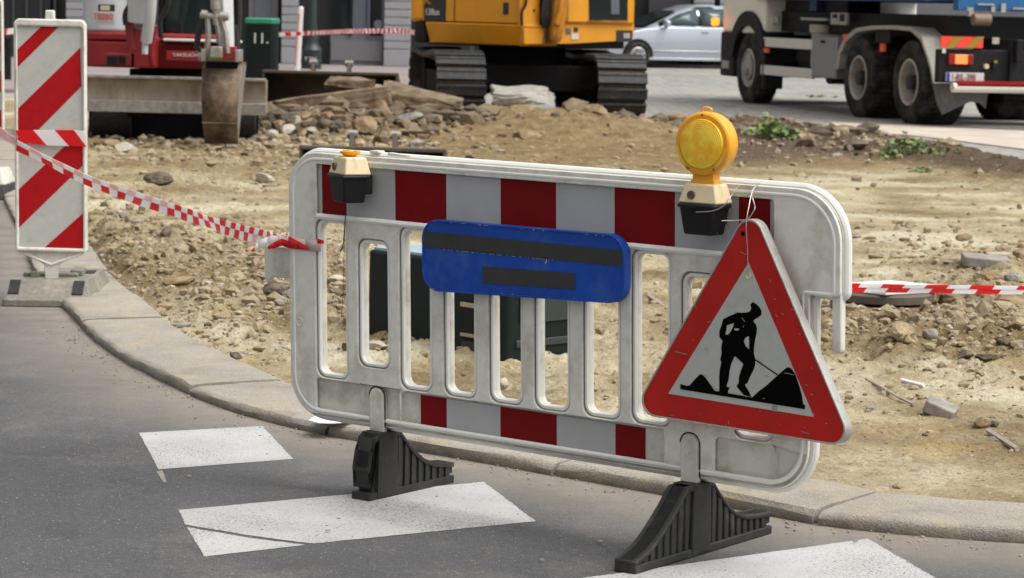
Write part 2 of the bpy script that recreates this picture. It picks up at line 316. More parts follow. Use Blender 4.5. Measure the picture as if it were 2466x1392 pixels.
# gaussian features: x, y, sx, sy, height, lumpiness, brown
FE = [(-1.75, 13.6, .8, 1.1, .055, 1.0, .5), (-1.05, 12.2, .5, .6, .04, .9, .5), (-2.6, 14.6, .6, 1.2, .05, 1.0, .3), (-1.7, 21.0, 1.8, 1.8, .03, .7, .35), (-3.0, 19.5, .8, 1.8, .04, .7, .2),
      (2.0, 11.05, .34, .42, .075, 1.15, .5), (2.5, 11.3, .45, .5, .07, 1.3, .5), (1.5, 11.2, .3, .5, .03, 1.2, .5), (2.3, 12.6, .4, .6, .02, 1., .5), (1.8, 12.5, .35, .3, -.05, 0, .3), (2.9, 14.0, .6, .9, .06, .9, .3), (2.2, 10.4, .5, .35, .04, 1, .3),
      (-2.3, 27.8, .8, 1.0, .19, 1.1, 1.2), (-1.2, 28.3, .8, 1.1, .17, 1.1, 1.2), (.9, 27.5, 1.1, .9, .05, 1., 1.1), (.35, 28.3, .75, 1.2, .19, .9, 1.), (1.5, 28.8, .8, 1.1, .06, 1., 1.), (.2, 25.2, 2.4, 2.4, .03, .4, 1.1),
      (-.2, 29.0, 2.5, 2.5, 0, .3, 1.),
      (2.6, 30.2, .55, .8, .08, 1, 1.2), (3.2, 29, .5, .9, .09, 1, 1.3), (3.75, 27.2, .45, .9, .10, 1, 1.3), (4.2, 25.5, .45, .9, .10, 1, 1.3), (4.7, 23.6, .5, .9, .08, 1, 1.1), (4.3, 21.5, .5, .8, .05, 1, .5),
      (-3.75, 24.95, .72, .34, -.03, .5, 1.6), (-3.6, 26.2, 1.2, .8, -.03, .3, 1.), (-4.6, 24.0, .7, .9, .06, 1, .8), (-.2, 10.6, .8, .6, .0, .5, .2), (.6, 12.5, .7, 1., .02, .6, .2), (-.9, 10.9, .4, .5, .0, .6, .1)]
def terrain(x, y):
    x = np.asarray(x, float); y = np.asarray(y, float)
    h = 0.038 + 0.012 * fbm(x * 1.1, y * 0.9, 3, 1) + 0.05 * sstep(28.5, 31, y)
    lump = 0.16 + .22 * np.clip(fbm(x * .8, y * .5, 3, 41), 0, 1); br = np.zeros(x.shape)
    for (fx, fy, sx, sy, hh, lu, b) in FE:
        g = np.exp(-0.5 * (((x - fx) / sx) ** 2 + ((y - fy) / sy) ** 2)); h = h + hh * g; lump = lump + lu * g; br = br + b * g
    lump = np.clip(lump, 0, 1.15)
    a = fbm(x * 5, y * 4, 3, 5); b2 = 1 - np.abs(fbm(x * 9, y * 7, 3, 9)) * 2.2; c = 1 - np.abs(fbm(x * 24, y * 20, 3, 15)) * 2.0
    h = h + lump * (0.028 * a + 0.030 * np.clip(b2, -.5, 1) * (a > -.6) + 0.012 * c) - lump * .012
    h = h + 0.006 * fbm(x * 22, y * 18, 3, 21) + .006 * np.clip(1 - np.abs(fbm(x * 12, y * 10, 3, 25)) * 3, 0, 1)
    # ruts on the flat pale part
    h = h - 0.012 * (1 - np.clip(lump * 1.6, 0, 1)) * np.clip(fbm(x * 1.5 + y * .15, y * 2.6, 3, 31), -.3, 1)
    e = y - kerb_inner_y(x); h = np.where(e < 0.5, 0.036 + (h - 0.036) * sstep(-.03, .5, e), h)
    h = np.where(y < kerb_mid_y(x), -0.06, h)
    eb = np.interp(x, BX, BY) - y; t = sstep(-0.25, .9, eb); h = 0.03 + (h - 0.03) * t
    return h, lump, br
def tz(x, y): return float(terrain(np.array([x]), np.array([y]))[0][0])
def ground(px, py):
    z = 0.05
    for _ in range(12):
        p = G(px, py, z); z = 0.5 * z + 0.5 * tz(p.x, p.y)
    return Vector((p.x, p.y, z))

# ------------------------------------------------------------------ setting: ground sheets
def node_ground(name, build):
    m = bpy.data.materials.new(name); m.use_nodes = True; build(m.node_tree, m.node_tree.nodes['Principled BSDF']); return m
def nz(t, scale, detail=5, rough=0.55, vec=None, sc3=None):
    tc = t.nodes.new('ShaderNodeTexCoord'); n = t.nodes.new('ShaderNodeTexNoise'); n.inputs['Scale'].default_value = scale; n.inputs['Detail'].default_value = detail; n.inputs['Roughness'].default_value = rough
    if sc3:
        mp = t.nodes.new('ShaderNodeMapping'); mp.inputs['Scale'].default_value = sc3; t.links.new(tc.outputs['Object'], mp.inputs[0]); t.links.new(mp.outputs[0], n.inputs[0])
    else: t.links.new(tc.outputs['Object'], n.inputs[0])
    return n.outputs[0]
def ramp(t, fac, stops):
    r = t.nodes.new('ShaderNodeValToRGB'); t.links.new(fac, r.inputs[0]); e = r.color_ramp.elements
    while len(e) < len(stops): e.new(0.5)
    for i, (p, c) in enumerate(stops): e[i].position = p; e[i].color = (*c, 1) if len(c) == 3 else c
    return r.outputs[0]
def mixc(t, fac, a, b, mode='MIX'):
    m = t.nodes.new('ShaderNodeMix'); m.data_type = 'RGBA'; m.blend_type = mode
    for s, v in ((0, fac), (6, a), (7, b)):
        if hasattr(v, 'links'): t.links.new(v, m.inputs[s])
        elif isinstance(v, (int, float)): m.inputs[s].default_value = v
        else: m.inputs[s].default_value = (*v, 1)
    return m.outputs[2]
def mth(t, op, a, b=0.0):
    m = t.nodes.new('ShaderNodeMath'); m.operation = op
    for i, v in enumerate((a, b)):
        if hasattr(v, 'links'): t.links.new(v, m.inputs[i])
        else: m.inputs[i].default_value = v
    return m.outputs[0]
def bump(t, b, h, dist, strength=1.0):
    bp = t.nodes.new('ShaderNodeBump'); bp.inputs['Distance'].default_value = dist; bp.inputs['Strength'].default_value = strength; t.links.new(h, bp.inputs['Height']); t.links.new(bp.outputs[0], b.inputs['Normal'])

def asphalt(t, b):
    big = nz(t, 0.9, 5, 0.6); col = ramp(t, big, [(.3, (.066, .066, .070)), (.5, (.083, .083, .087)), (.7, (.106, .105, .107))])
    stn = nz(t, 1.9, 7, .68); col = mixc(t, ramp(t, stn, [(.50, (0, 0, 0)), (.70, (.6, .6, .6))]), col, (.17, .16, .145)); col = mixc(t, ramp(t, nz(t, 3.1, 6, .6), [(.30, (.55, .55, .55)), (.42, (0, 0, 0))]), col, (.05, .05, .052))
    fine = nz(t, 210, 3, 0.7); col = mixc(t, 1.0, col, ramp(t, fine, [(.33, (.5, .5, .5)), (.5, (1, 1, 1)), (.67, (1.6, 1.58, 1.55))]), 'MULTIPLY')
    sp = nz(t, 95, 2, 0.5); col = mixc(t, ramp(t, sp, [(.67, (0, 0, 0)), (.71, (1, 1, 1))]), col, (.30, .29, .27))
    col = mixc(t, 1.0, col, ramp(t, nz(t, 45, 4, .7), [(.35, (.84, .84, .84)), (.65, (1.16, 1.16, 1.15))]), 'MULTIPLY'); dk = nz(t, 60, 2, 0.5); col = mixc(t, ramp(t, dk, [(.27, (1, 1, 1)), (.31, (0, 0, 0))]), col, (.045, .044, .045))
    # dust washed along the kerb
    at = t.nodes.new('ShaderNodeAttribute'); at.attribute_name = 'dust'; d = mth(t, 'MULTIPLY', at.outputs['Fac'], mth(t, 'ADD', nz(t, 7, 6, .65), .28))
    col = mixc(t, d, col, (.30, .265, .215))
    t.links.new(col, b.inputs['Base Color']); b.inputs['Roughness'].default_value = .82; b.inputs['Specular IOR Level'].default_value = .3
    bump(t, b, fine, .003)
M_asphalt = node_ground('asphalt', asphalt)
def kerbmat(t, b):
    col = ramp(t, nz(t, 3, 6, .6), [(.3, (.27, .25, .215)), (.5, (.34, .315, .27)), (.7, (.40, .365, .31))])
    fine = nz(t, 170, 3, .7); col = mixc(t, 1.0, col, ramp(t, fine, [(.33, (.72, .71, .7)), (.5, (1, 1, 1)), (.68, (1.28, 1.27, 1.24))]), 'MULTIPLY')
    sp = nz(t, 80, 2, .5); col = mixc(t, ramp(t, sp, [(.68, (0, 0, 0)), (.72, (1, 1, 1))]), col, (.52, .46, .38))
    sand = nz(t, 5.5, 8, .7); col = mixc(t, ramp(t, sand, [(.50, (0, 0, 0)), (.66, (.8, .8, .8))]), col, (.42, .35, .235))
    dkk = nz(t, 3.2, 7, .7); col = mixc(t, ramp(t, dkk, [(.28, (.6, .6, .6)), (.44, (0, 0, 0))]), col, (.155, .14, .12))
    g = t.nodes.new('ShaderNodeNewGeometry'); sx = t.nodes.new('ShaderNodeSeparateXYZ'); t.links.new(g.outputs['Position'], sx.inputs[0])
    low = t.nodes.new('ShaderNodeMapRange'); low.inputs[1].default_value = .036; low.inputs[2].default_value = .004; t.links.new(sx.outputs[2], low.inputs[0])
    col = mixc(t, mth(t, 'MULTIPLY', low.outputs[0], mth(t, 'ADD', nz(t, 20, 4, .6), .25)), col, (.085, .068, .058))   # darker and blotchy towards the kerb's foot
    t.links.new(col, b.inputs['Base Color']); b.inputs['Roughness'].default_value = .9; bump(t, b, mth(t, 'ADD', fine, mth(t, 'MULTIPLY', nz(t, 22, 5, .65), 1.5)), .006)
M_kerb = node_ground('concrete_kerb', kerbmat)
def paint(t, b):
    col = ramp(t, nz(t, 4, 5, .6), [(.3, (.40, .40, .385)), (.7, (.485, .485, .475))])
    wear = nz(t, 130, 4, .75); w2 = nz(t, 2.2, 4, .6)
    thr = mth(t, 'ADD', wear, mth(t, 'MULTIPLY', w2, -.34)); col = mixc(t, ramp(t, thr, [(.21, (1, 1, 1)), (.30, (0, 0, 0))]), col, (.17, .17, .17))
    sp = nz(t, 26, 3, .5); col = mixc(t, ramp(t, sp, [(.735, (0, 0, 0)), (.755, (1, 1, 1))]), col, (.08, .075, .07))
    t.links.new(col, b.inputs['Base Color']); b.inputs['Roughness'].default_value = .65; bump(t, b, wear, .0015)
M_paint = node_ground('road_paint', paint)
def sandmat(t, b):
    st = nz(t, 1.0, 6, .62, sc3=(.9, .9, 1)); col = ramp(t, st, [(.36, (.23, .17, .09)), (.46, (.35, .28, .165)), (.54, (.48, .41, .265)), (.61, (.60, .55, .40))])
    och = nz(t, 1.7, 4, .6); col = mixc(t, ramp(t, och, [(.57, (0, 0, 0)), (.75, (.6, .6, .6))]), col, (.50, .34, .13))
    gre = nz(t, 2.6, 5, .6); col = mixc(t, ramp(t, gre, [(.55, (0, 0, 0)), (.7, (.5, .5, .5))]), col, (.40, .35, .275))
    at = t.nodes.new('ShaderNodeAttribute'); at.attribute_name = 'brown'
    n1 = nz(t, 5, 6, .65); brn = ramp(t, n1, [(.3, (.165, .115, .055)), (.5, (.245, .178, .088)), (.7, (.34, .26, .14))])
    fac = mth(t, 'MULTIPLY', at.outputs['Fac'], mth(t, 'ADD', nz(t, 3, 5, .6), .55)); fac = ramp(t, fac, [(.15, (0, 0, 0)), (.75, (1, 1, 1))]); col = mixc(t, fac, col, brn)
    dk = t.nodes.new('ShaderNodeAttribute'); dk.attribute_name = 'humus_shade'
    col = mixc(t, ramp(t, mth(t, 'MULTIPLY', dk.outputs['Fac'], mth(t, 'ADD', n1, .5)), [(.35, (0, 0, 0)), (.8, (1, 1, 1))]), col, (.115, .08, .052))  # dark soil, plus the shade under the mini excavator painted in as soil colour
    f1 = nz(t, 42, 5, .75); col = mixc(t, 1.0, col, ramp(t, f1, [(.3, (.62, .6, .56)), (.48, (1, 1, 1)), (.7, (1.22, 1.2, 1.16))]), 'MULTIPLY')
    s1 = nz(t, 30, 2, .5); col = mixc(t, ramp(t, s1, [(.7, (0, 0, 0)), (.73, (1, 1, 1))]), col, (.62, .57, .5))
    s2 = nz(t, 21, 3, .5); col = mixc(t, ramp(t, s2, [(.28, (1, 1, 1)), (.31, (0, 0, 0))]), col, (.14, .10, .07))
    t.links.new(col, b.inputs['Base Color']); b.inputs['Roughness'].default_value = .95; b.inputs['Specular IOR Level'].default_value = .2
    h = mth(t, 'ADD', f1, mth(t, 'ADD', mth(t, 'MULTIPLY', nz(t, 120, 3, .7), .4), mth(t, 'MULTIPLY', nz(t, 13, 5, .6), 1.6))); bump(t, b, h, .02)
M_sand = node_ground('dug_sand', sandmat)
def cobble(t, b):
    tc = t.nodes.new('ShaderNodeTexCoord'); v = t.nodes.new('ShaderNodeTexVoronoi'); v.feature = 'DISTANCE_TO_EDGE'; v.inputs['Scale'].default_value = 6.5; v.inputs['Randomness'].default_value = .55
    t.links.new(tc.outputs['Object'], v.inputs['Vector'])
    v2 = t.nodes.new('ShaderNodeTexVoronoi'); v2.inputs['Scale'].default_value = 6.5; v2.inputs['Randomness'].default_value = .55; t.links.new(tc.outputs['Object'], v2.inputs['Vector'])
    sep = t.nodes.new('ShaderNodeSeparateColor'); t.links.new(v2.outputs['Color'], sep.inputs[0])
    col = ramp(t, sep.outputs[0], [(0, (.19, .19, .185)), (.5, (.27, .265, .255)), (1, (.36, .35, .335))])
    col = mixc(t, ramp(t, v.outputs['Distance'], [(.0, (1, 1, 1)), (.12, (0, 0, 0))]), col, (.22, .2, .165))
    col = mixc(t, ramp(t, nz(t, .5, 6, .6, sc3=(1, .4, 1)), [(.45, (0, 0, 0)), (.7, (.75, .75, .75))]), col, (.38, .345, .28))
    t.links.new(col, b.inputs['Base Color']); b.inputs['Roughness'].default_value = .8; bump(t, b, v.outputs['Distance'], .02)
M_cobble = node_ground('cobbles', cobble)

def structure(name, mb, m, **k):
    o = mb.build(name, m, smooth=0, **k) if 'smooth' not in k else mb.build(name, m, **k); o['kind'] = 'structure'; return o
# far earth sheet reaching the horizon
structure('ground', MB().add([(-400, -60, -.5), (400, -60, -.5), (400, 600, -.5), (-400, 600, -.5)], [(0, 1, 2, 3)]), M_rockg)
# asphalt road (fine grid near the kerb so the dust attribute reads)
xs = np.concatenate([[-60], np.linspace(-9, 7, 220), [60]]); ys = np.concatenate([[-40, 0], np.linspace(5, 16, 160), np.linspace(16.3, 34.4, 40)])
XX, YY = np.meshgrid(xs, ys); V = np.stack([XX.ravel(), YY.ravel(), np.zeros(XX.size)], 1)
nx_, ny_ = len(xs), len(ys)
mb = MB(); keep = []
ym = kerb_mid_y(XX)
for j in range(ny_ - 1):
    for i in range(nx_ - 1):
        if YY[j, i] < ym[j, i] + .12 or YY[j, i + 1] < ym[j, i + 1] + .12 or YY[j + 1, i] < ym[j + 1, i] + .12: keep.append((j * nx_ + i, j * nx_ + i + 1, (j + 1) * nx_ + i + 1, (j + 1) * nx_ + i))
mb.add(V.tolist(), keep); road = structure('asphalt_road', mb, M_asphalt, fix=False)
dist = np.full(XX.size, 9.0)
for k in range(0, len(KOc), 2):
    dist = np.minimum(dist, np.hypot(V[:, 0] - KOc[k, 0], V[:, 1] - KOc[k, 1]))
dv = np.clip(1 - dist / .65, 0, 1) ** 1.3
at = road.data.attributes.new('dust', 'FLOAT', 'POINT'); at.data.foreach_set('value', dv.astype(np.float32))

# dug-up site
na, nr = 560, 640
ang = np.linspace(-.36, .30, na); rr = np.exp(np.linspace(math.log(6.7), math.log(36.5), nr))
AA, RR = np.meshgrid(ang, rr); X = AA * RR; Y = RR
H, L, B = terrain(X, Y)
V = np.stack([X.ravel(), Y.ravel(), H.ravel()], 1)
idx = np.arange(na * nr).reshape(nr, na)
q = np.stack([idx[:-1, :-1], idx[:-1, 1:], idx[1:, 1:], idx[1:, :-1]], -1).reshape(-1, 4)
ins = (Y > kerb_mid_y(X) - .25) & (Y < np.interp(X, BX, BY) + .3) & (X < 7)
qk = ins.ravel()[q].all(1); q = q[qk]
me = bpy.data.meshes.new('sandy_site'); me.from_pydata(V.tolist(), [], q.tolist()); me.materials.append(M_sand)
me.polygons.foreach_set('use_smooth', [True] * len(me.polygons))
site = bpy.data.objects.new('sandy_site', me); COL.objects.link(site); site['kind'] = 'structure'
a1 = me.attributes.new('brown', 'FLOAT', 'POINT'); a1.data.foreach_set('value', np.clip(B, 0, 1).ravel().astype(np.float32))
a2 = me.attributes.new('humus_shade', 'FLOAT', 'POINT'); a2.data.foreach_set('value', np.clip((X > 2.0) * (Y > 20) * np.clip(B - .25, 0, 1) * 1.2 + 1.1 * np.exp(-.5 * (((X + 3.6) / .8) ** 2 + ((Y - 25.7) / .6) ** 2)) + .75 * np.exp(-.5 * (((X + 1.8) / .9) ** 2 + ((Y - 27.6) / 1.0) ** 2)), 0, 1).ravel().astype(np.float32))  # middle term darkens the soil under the mini excavator to stand for its shade

# cobbled street beyond the site, its raised concrete edging, far pavement
st = [(-70, 34), (1.5, 33.3), (1.9, 32.7), (3.0, 31.5), (3.8, 30.4), (4.5, 26.6), (4.85, 24.2), (5.7, 18), (6.7, 12), (9, 9), (70, 9), (70, 76), (-70, 76)]
structure('cobbled_street', MB().prism(st, -.08, .06), M_cobble)
P = [G(2000, 296, .06), G(2466, 318, .06), G(2700, 335, .06), G(2700, 395, .06), G(2466, 362, .06), G(2230, 332, .06), G(1985, 311, .06)]
M_pale = mat('pale_concrete', (.50, .43, .36), .9, var=.15, vscale=2, dirt=(.34, .28, .2), damt=.35, dscale=1.5)
structure('concrete_strip', MB().prism([(p.x, p.y) for p in P], .02, .075), M_pale)
M_pav = mat('pavement_slabs', (.25, .215, .20), .85, var=.12, vscale=.8)
structure('far_pavement', MB().prism([(-1.0, 61), (70, 61), (70, 62.6), (-1.0, 62.6)], .0, .14), M_pav)
structure('near_pavement', MB().prism([(-70, 36.5), (-.9, 36.0), (-.9, 54.3), (-70, 54.3)], .02, .11), M_pav)

# kerb stones along the bend
seglen = np.r_[0, np.cumsum(np.linalg.norm(np.diff(KOc, axis=0), axis=1))]
tot = seglen[-1]
j0 = float(np.interp(.89, KOc[:, 0], seglen))
def kp(s, off): i = lambda a: np.interp(s, seglen, a); return Vector((i(KOc[:, 0]) + i(NRM[:, 0]) * off, i(KOc[:, 1]) + i(NRM[:, 1]) * off, 0))
mb = MB(); s0 = j0 - math.floor(j0 / 1.0) * 1.0; rnd = random.Random(4)
joints = [s0 + k for k in range(int((tot - s0) / 1.0) + 1)]
# section of a stone: (offset across, height)
for k in range(len(joints) - 1):
    a, b2 = joints[k] + .009, joints[k + 1] - .009; dz = rnd.uniform(-.006, .005); n = 9
    sec = [(0.0, -.05), (0.0, .024 + dz), (.004, .034 + dz), (.014, .0405 + dz), (.03, .043 + dz), (.10, .046 + dz), (KW - .02, .050 + dz), (KW, .046 + dz), (KW, -.05)]
    vs_ = []
    for i in range(n):
        s = a + (b2 - a) * i / (n - 1); e = .006 if i in (0, n - 1) else 0
        for (o_, z_) in sec:
            jit = rnd.uniform(-.0035, .0035) if z_ > 0 else 0
            p = kp(s, o_ + (jit + rnd.uniform(-.004, .004)) * (o_ < .05)); vs_.append((p.x, p.y, z_ - (e if z_ > .02 else 0) + jit * .5))
    m_ = len(sec); fs = [(i * m_ + j, i * m_ + j + 1, (i + 1) * m_ + j + 1, (i + 1) * m_ + j) for i in range(n - 1) for j in range(m_ - 1)]
    fs += [tuple(range(m_)), tuple(reversed(range((n - 1) * m_, n * m_)))]
    mb.add(vs_, fs)
structure('kerb', mb, M_kerb, smooth=32)

# zebra stripes and old line traces
def stripe(pts, name='crossing_stripe', m=M_paint, z=.0016):
    C_ = [G(x, y, z) for x, y in pts]; P = []; rn = random.Random(len(COL.objects))
    for a, b in zip(C_, C_[1:] + C_[:1]):                 # worn, slightly ragged edges
        k = max(2, int((b - a).length / .012)); nn = (b - a).normalized().cross(Vector((0, 0, 1)))
        P += [a.lerp(b, i / k) + nn * (rn.gauss(0, .0009) + .0008 * math.sin(i * .37 + a.x * 9)) for i in range(k)]
    mb = MB(); mb.add([tuple(p) for p in P], [tuple(range(len(P)))]); return structure(name, mb, m, fix=False)
stripe([(335, 1042), (632, 1026), (706, 1105), (382, 1130)])
stripe([(430, 1228), (1165, 1160), (1290, 1255), (752, 1309), (600, 1289), (462, 1266), (447, 1262)])
stripe([(450, 1269), (600, 1295), (736, 1312), (492, 1340)])
stripe([(1330, 1402), (2090, 1297), (2330, 1436), (1330, 1560)])
stripe([(376, 1135), (390, 1132), (402, 1160), (394, 1162)], 'paint_trace', M_scratch, .0016)

# ------------------------------------------------------------------ plastic barrier
YAW = .671
BP = Vector((-.69, 7.806, 1.011)); BD = Vector((math.cos(YAW), -math.sin(YAW), 0)); BN = Vector((-math.sin(YAW), -math.cos(YAW), 0))
TOP = 1.011; LEAN = .037
def bl(u, s, off=0.0): return Vector((u + LEAN * s, off, TOP - s))          # barrier local; local -y... see frame below
BASE = Vector((BP.x, BP.y, 0))
# local frame: x along the barrier, y towards the site (away from the camera), z up
def bloc(v): return Vector((v[0] + LEAN * (TOP - v[1]), -v[2], v[1]))        # plate coords (u, height, offset to viewer)
def uv(px, py, off=0.0):
    r = ray(px, py); A = BP + BN * off; t = (A - CAM).dot(BN) / r.dot(BN); p = CAM + r * t; s = TOP - p.z
    return ((p - A).dot(BD) - LEAN * s, TOP - s)
bar = thing('plastic_barrier', 'white plastic road barrier with red and white bands on two black rubber feet', 'barrier', BASE, -YAW)
def T(s): return TOP - s
outer = rounded([(0, T(0), .115), (1.950, T(0), .150), (1.950, T(.272), .012), (1.856, T(.272), .012), (1.856, T(.80), .125), (0, T(.80), .12)][::-1], 10)
slots = []
for u0, u1, s0_, s1_ in ((.12, .225, .207, .665), (.29, .392, .257, .615), (.455, .555, .207, .665), (.623, .722, .207, .665), (.793, .893, .207, .665), (.957, 1.06, .207, .665), (1.13, 1.236, .207, .665),
                         (1.296, 1.404, .207, .665), (1.462, 1.562, .257, .615), (1.63, 1.735, .207, .665)):
    slots.append((u0, u1, s0_, s1_))
def slot_loop(u0, u1, a, b, g, r): return rounded([(u0 - g, T(b + g), r), (u1 + g, T(b + g), r), (u1 + g, T(a - g), r), (u0 - g, T(a - g), r)], 6)
win_top = rounded([(.113, T(.186), .008), (1.745, T(.186), .008), (1.745, T(.034), .008), (.113, T(.034), .008)], 3)
low_wins = [(.105, .29, .682, .786), (.445, 1.395, .682, .786), (1.56, 1.75, .682, .786)]
lowl = [rounded([(a, T(d), .012), (b, T(d), .012), (b, T(c), .012), (a, T(c), .012)], 3) for a, b, c, d in low_wins]
slidl = [rounded([(a, T(.81), .001), (b, T(.81), .001), (b, T(.682), .024), (a, T(.682), .024)], 6) for a, b in ((.325, .383), (1.452, 1.512))]
front = plate('body', [outer] + [slot_loop(*s, .013, .032) for s in slots] + [win_top] + lowl, -.010, .0, M_wplastic, bar, .003, bloc)
mid_ = plate('inner_panel', [outer] + [slot_loop(*s, .0, .026) for s in slots], -.040, -.0155, M_wplastic_low, bar, .004, bloc)
mb = MB()
# web between front shell and core so no gap shows at the edges
inset = rounded([(.019, T(.019), .10), (1.931, T(.019), .133), (1.931, T(.268), .012), (1.837, T(.268), .012), (1.837, T(.781), .11), (.019, T(.781), .105)][::-1], 10)
rim_pts = [bloc((p[0], p[1], -.0045)) for p in inset]; mb.tube(rim_pts, .007, 10, closed=True)
rim_pts2 = [bloc((p[0], p[1], -.032)) for p in outer]; mb.tube(rim_pts2, .0135, 10, closed=True)
for (a, b) in ((.191, 1.74),):
    mb.tube([bloc((.118, T(a), -.002)), bloc((b, T(a), -.002))], .009, 8)
mb.build('rim', M_rim, bar)
mb = MB()
for s in slots:                                      # rounded lips round each slot
    mb.tube([bloc((p[0], p[1], -.012)) for p in slot_loop(*s, .0045, .028)], .0065, 6, closed=True)
mb.build('slot_lips', M_rim, bar)
def strip(name, segs, s0_, s1_):
    for a, b, m in segs:
        plate('reflective_panel', [[(a, T(s1_)), (b, T(s1_)), (b, T(s0_)), (a, T(s0_))]], -.0150, -.0115, m, bar, 0, bloc)
strip('top', [(.114, .129, M_refl_w), (.1295, .227, M_refl_r), (.2275, .421, M_refl_w), (.4215, .617, M_refl_r), (.6175, .819, M_refl_w), (.8195, 1.018, M_refl_r), (1.0185, 1.221, M_refl_w), (1.2215, 1.423, M_refl_r),
              (1.4235, 1.629, M_refl_w), (1.6295, 1.728, M_refl_r), (1.7285, 1.744, M_refl_w)], .035, .185)
strip('low', [(.5135, .613, M_refl_r), (.6135, .814, M_refl_w), (.8145, 1.018, M_refl_r), (1.0185, 1.223, M_refl_w), (1.2235, 1.323, M_refl_r)], .689, .784)
for a, b in ((.327, .381), (1.454, 1.510)):          # sliding foot tongues
    plate('foot_tongue', [rounded([(a, T(.845), .0), (b, T(.845), .0), (b, T(.686), .026), (a, T(.686), .026)], 6)], -.012, .0065, M_wplastic_low, bar, .003, bloc)
    mb = MB(); c_ = rounded([(a - .004, T(.80), .0), (b + .004, T(.80), .0), (b + .004, T(.681), .029), (a - .004, T(.681), .029)], 6)
    mb.tube([bloc((p[0], p[1], .0008)) for p in c_[1:]], .0022, 5); mb.build('tongue_groove', M_rubber, bar)
# hinge tabs
plate('hinge_tab', [rounded([(-.135, T(.425), .012), (-.135, T(.300), .012), (.03, T(.300), .005), (.03, T(.395), .005), (-.105, T(.395), .004)][::-1], 3)], -.052, -.03, M_wplastic_low, bar, .003, bloc)
plate('hinge_peg', [rounded([(1.918, T(.42), .012), (1.946, T(.42), .012), (1.946, T(.26), .0), (1.918, T(.26), .0)], 5)], -.036, -.012, M_wplastic, bar, .004, bloc)
mb = MB(); c_ = bloc((.042, T(.518), .001)); mb.lathe([(.0, .0), (.011, .0), (.013, .002), (.015, .0)], c_, (0, -1, 0), 20); mb.build('moulded_dimple', M_wplastic_low, bar)
for (u_, s_) in ((1.9, .10), (1.975, .16)):
    pass
# feet
def foot(u, prof, n0, n1):
    z = 0; B0 = Vector((u + LEAN * 1.0, 0, 0)); mb = MB()
    P2 = [(-a, b) for a, b in prof]                      # local y = -off
    mb.prism(P2, B0.x - .024, B0.x + .024, 'x')
    def hgt(o): return float(np.interp(o, sorted([a for a, _ in prof if True]), [b for _, b in sorted(topline)]))
    topline = [p for p in prof if p[1] > .03]; topline.sort()
    ta = [a for a, _ in topline]; tb = [b for _, b in topline]
    o = n0
    while o < n1:
        h = float(np.interp(o, ta, tb)) - .012
        if h > .03: mb.box((B0.x, -o, (h + .004) / 2 + .004), (.062, .018, h))
        o += .034
    # flange along the bottom and the top edge
    mb.prism([(-ta[0], .0), (-ta[-1], .0), (-ta[-1], .024), (-ta[0], .024)], B0.x - .034, B0.x + .034, 'x')
    top_poly = [(-a, b) for a, b in topline] + [(-a, b - .014) for a, b in reversed(topline)]
    mb.prism(top_poly, B0.x - .034, B0.x + .034, 'x')
    mb.prism([(-.05, .006), (.05, .006), (.042, .198), (-.042, .198)], B0.x - .036, B0.x + .036, 'x')
    f = mb.build('foot', M_rubber, bar, bevel=.004)
    f.matrix_local = Matrix.Translation(B0) @ Matrix.Rotation(math.radians(3), 4, 'Z') @ Matrix.Translation(-B0)
    return f
PROF_R = [(.32, .0), (.325, .035), (.30, .042), (.25, .058), (.20, .088), (.16, .118), (.12, .150), (.09, .18), (.07, .196), (-.06, .196), (-.09, .165), (-.13, .128), (-.18, .095), (-.24, .074), (-.32, .066), (-.385, .064), (-.39, .03), (-.15, .0)]
PROF_L = [(.05, .0), (.075, .05), (.085, .10), (.075, .15), (.06, .185), (.04, .196), (-.06, .196), (-.09, .165), (-.13, .128), (-.18, .095), (-.24, .074), (-.30, .066), (-.33, .064), (-.335, .03), (-.15, .0)]
foot(1.483, PROF_R, -.34, .30); foot(.355, PROF_L, -.30, -.05)

# ------------------------------------------------------------------ blue plate on the barrier
bs = thing('blue_sign', 'blue rounded sign plate hung on the barrier, its lettering covered with grey tape', 'sign', BASE, -YAW)
o_ = rounded([(.57, T(.370), .055), (1.288, T(.344), .055), (1.288, T(.163), .055), (.57, T(.168), .055)], 8)
plate('sign_plate', [o_], .034, .038, M_blue, bs, .001, bloc)
o2 = rounded([(.567, T(.373), .058), (1.291, T(.347), .058), (1.291, T(.160), .058), (.567, T(.165), .058)], 8)
inner = rounded([(.572, T(.368), .053), (1.286, T(.342), .053), (1.286, T(.165), .053), (.572, T(.170), .053)], 8)
plate('folded_edge', [o2, inner], .008, .0405, M_blue, bs, .001, bloc)
plate('covering_tape', [[(.5725, T(.2475)), (1.286, T(.2445)), (1.286, T(.2005)), (.5725, T(.2005))]], .0385, .0396, M_tapegrey, bs, 0, bloc)
plate('covering_tape', [[(.792, T(.332)), (1.122, T(.3225)), (1.122, T(.2765)), (.792, T(.2850))]], .0385, .0396, M_tapegrey, bs, 0, bloc)
ctr = text('covered_lettering', 'UITGEZONDERD PLAATSELIJK', .052, M_wfont, bs, Matrix.Identity(4), .0002, sx=.58)
for v in ctr.data.vertices: v.co = bloc((.64 + v.co.x, T(.2486 - .0042 * (.64 + v.co.x - .5725)) + v.co.y, .0386 + abs(v.co.z) * .3))
mb = MB(); rnd = random.Random(11)
for k in range(26):                                  # chips in the paint along the edges
    uu = rnd.uniform(.6, 1.27); ed = rnd.choice((0, 1)); ss = (.1655 + (1.288 - uu) * .004) if ed == 0 else (.370 - (uu - .57) * .036) - .004
    c = bloc((uu, T(ss), .0408)); a_ = rnd.uniform(.001, .004)
    mb.box(c, (a_ * 2, .0008, a_ * .8))
mb.split('paint_chip', M_scratch, bs)

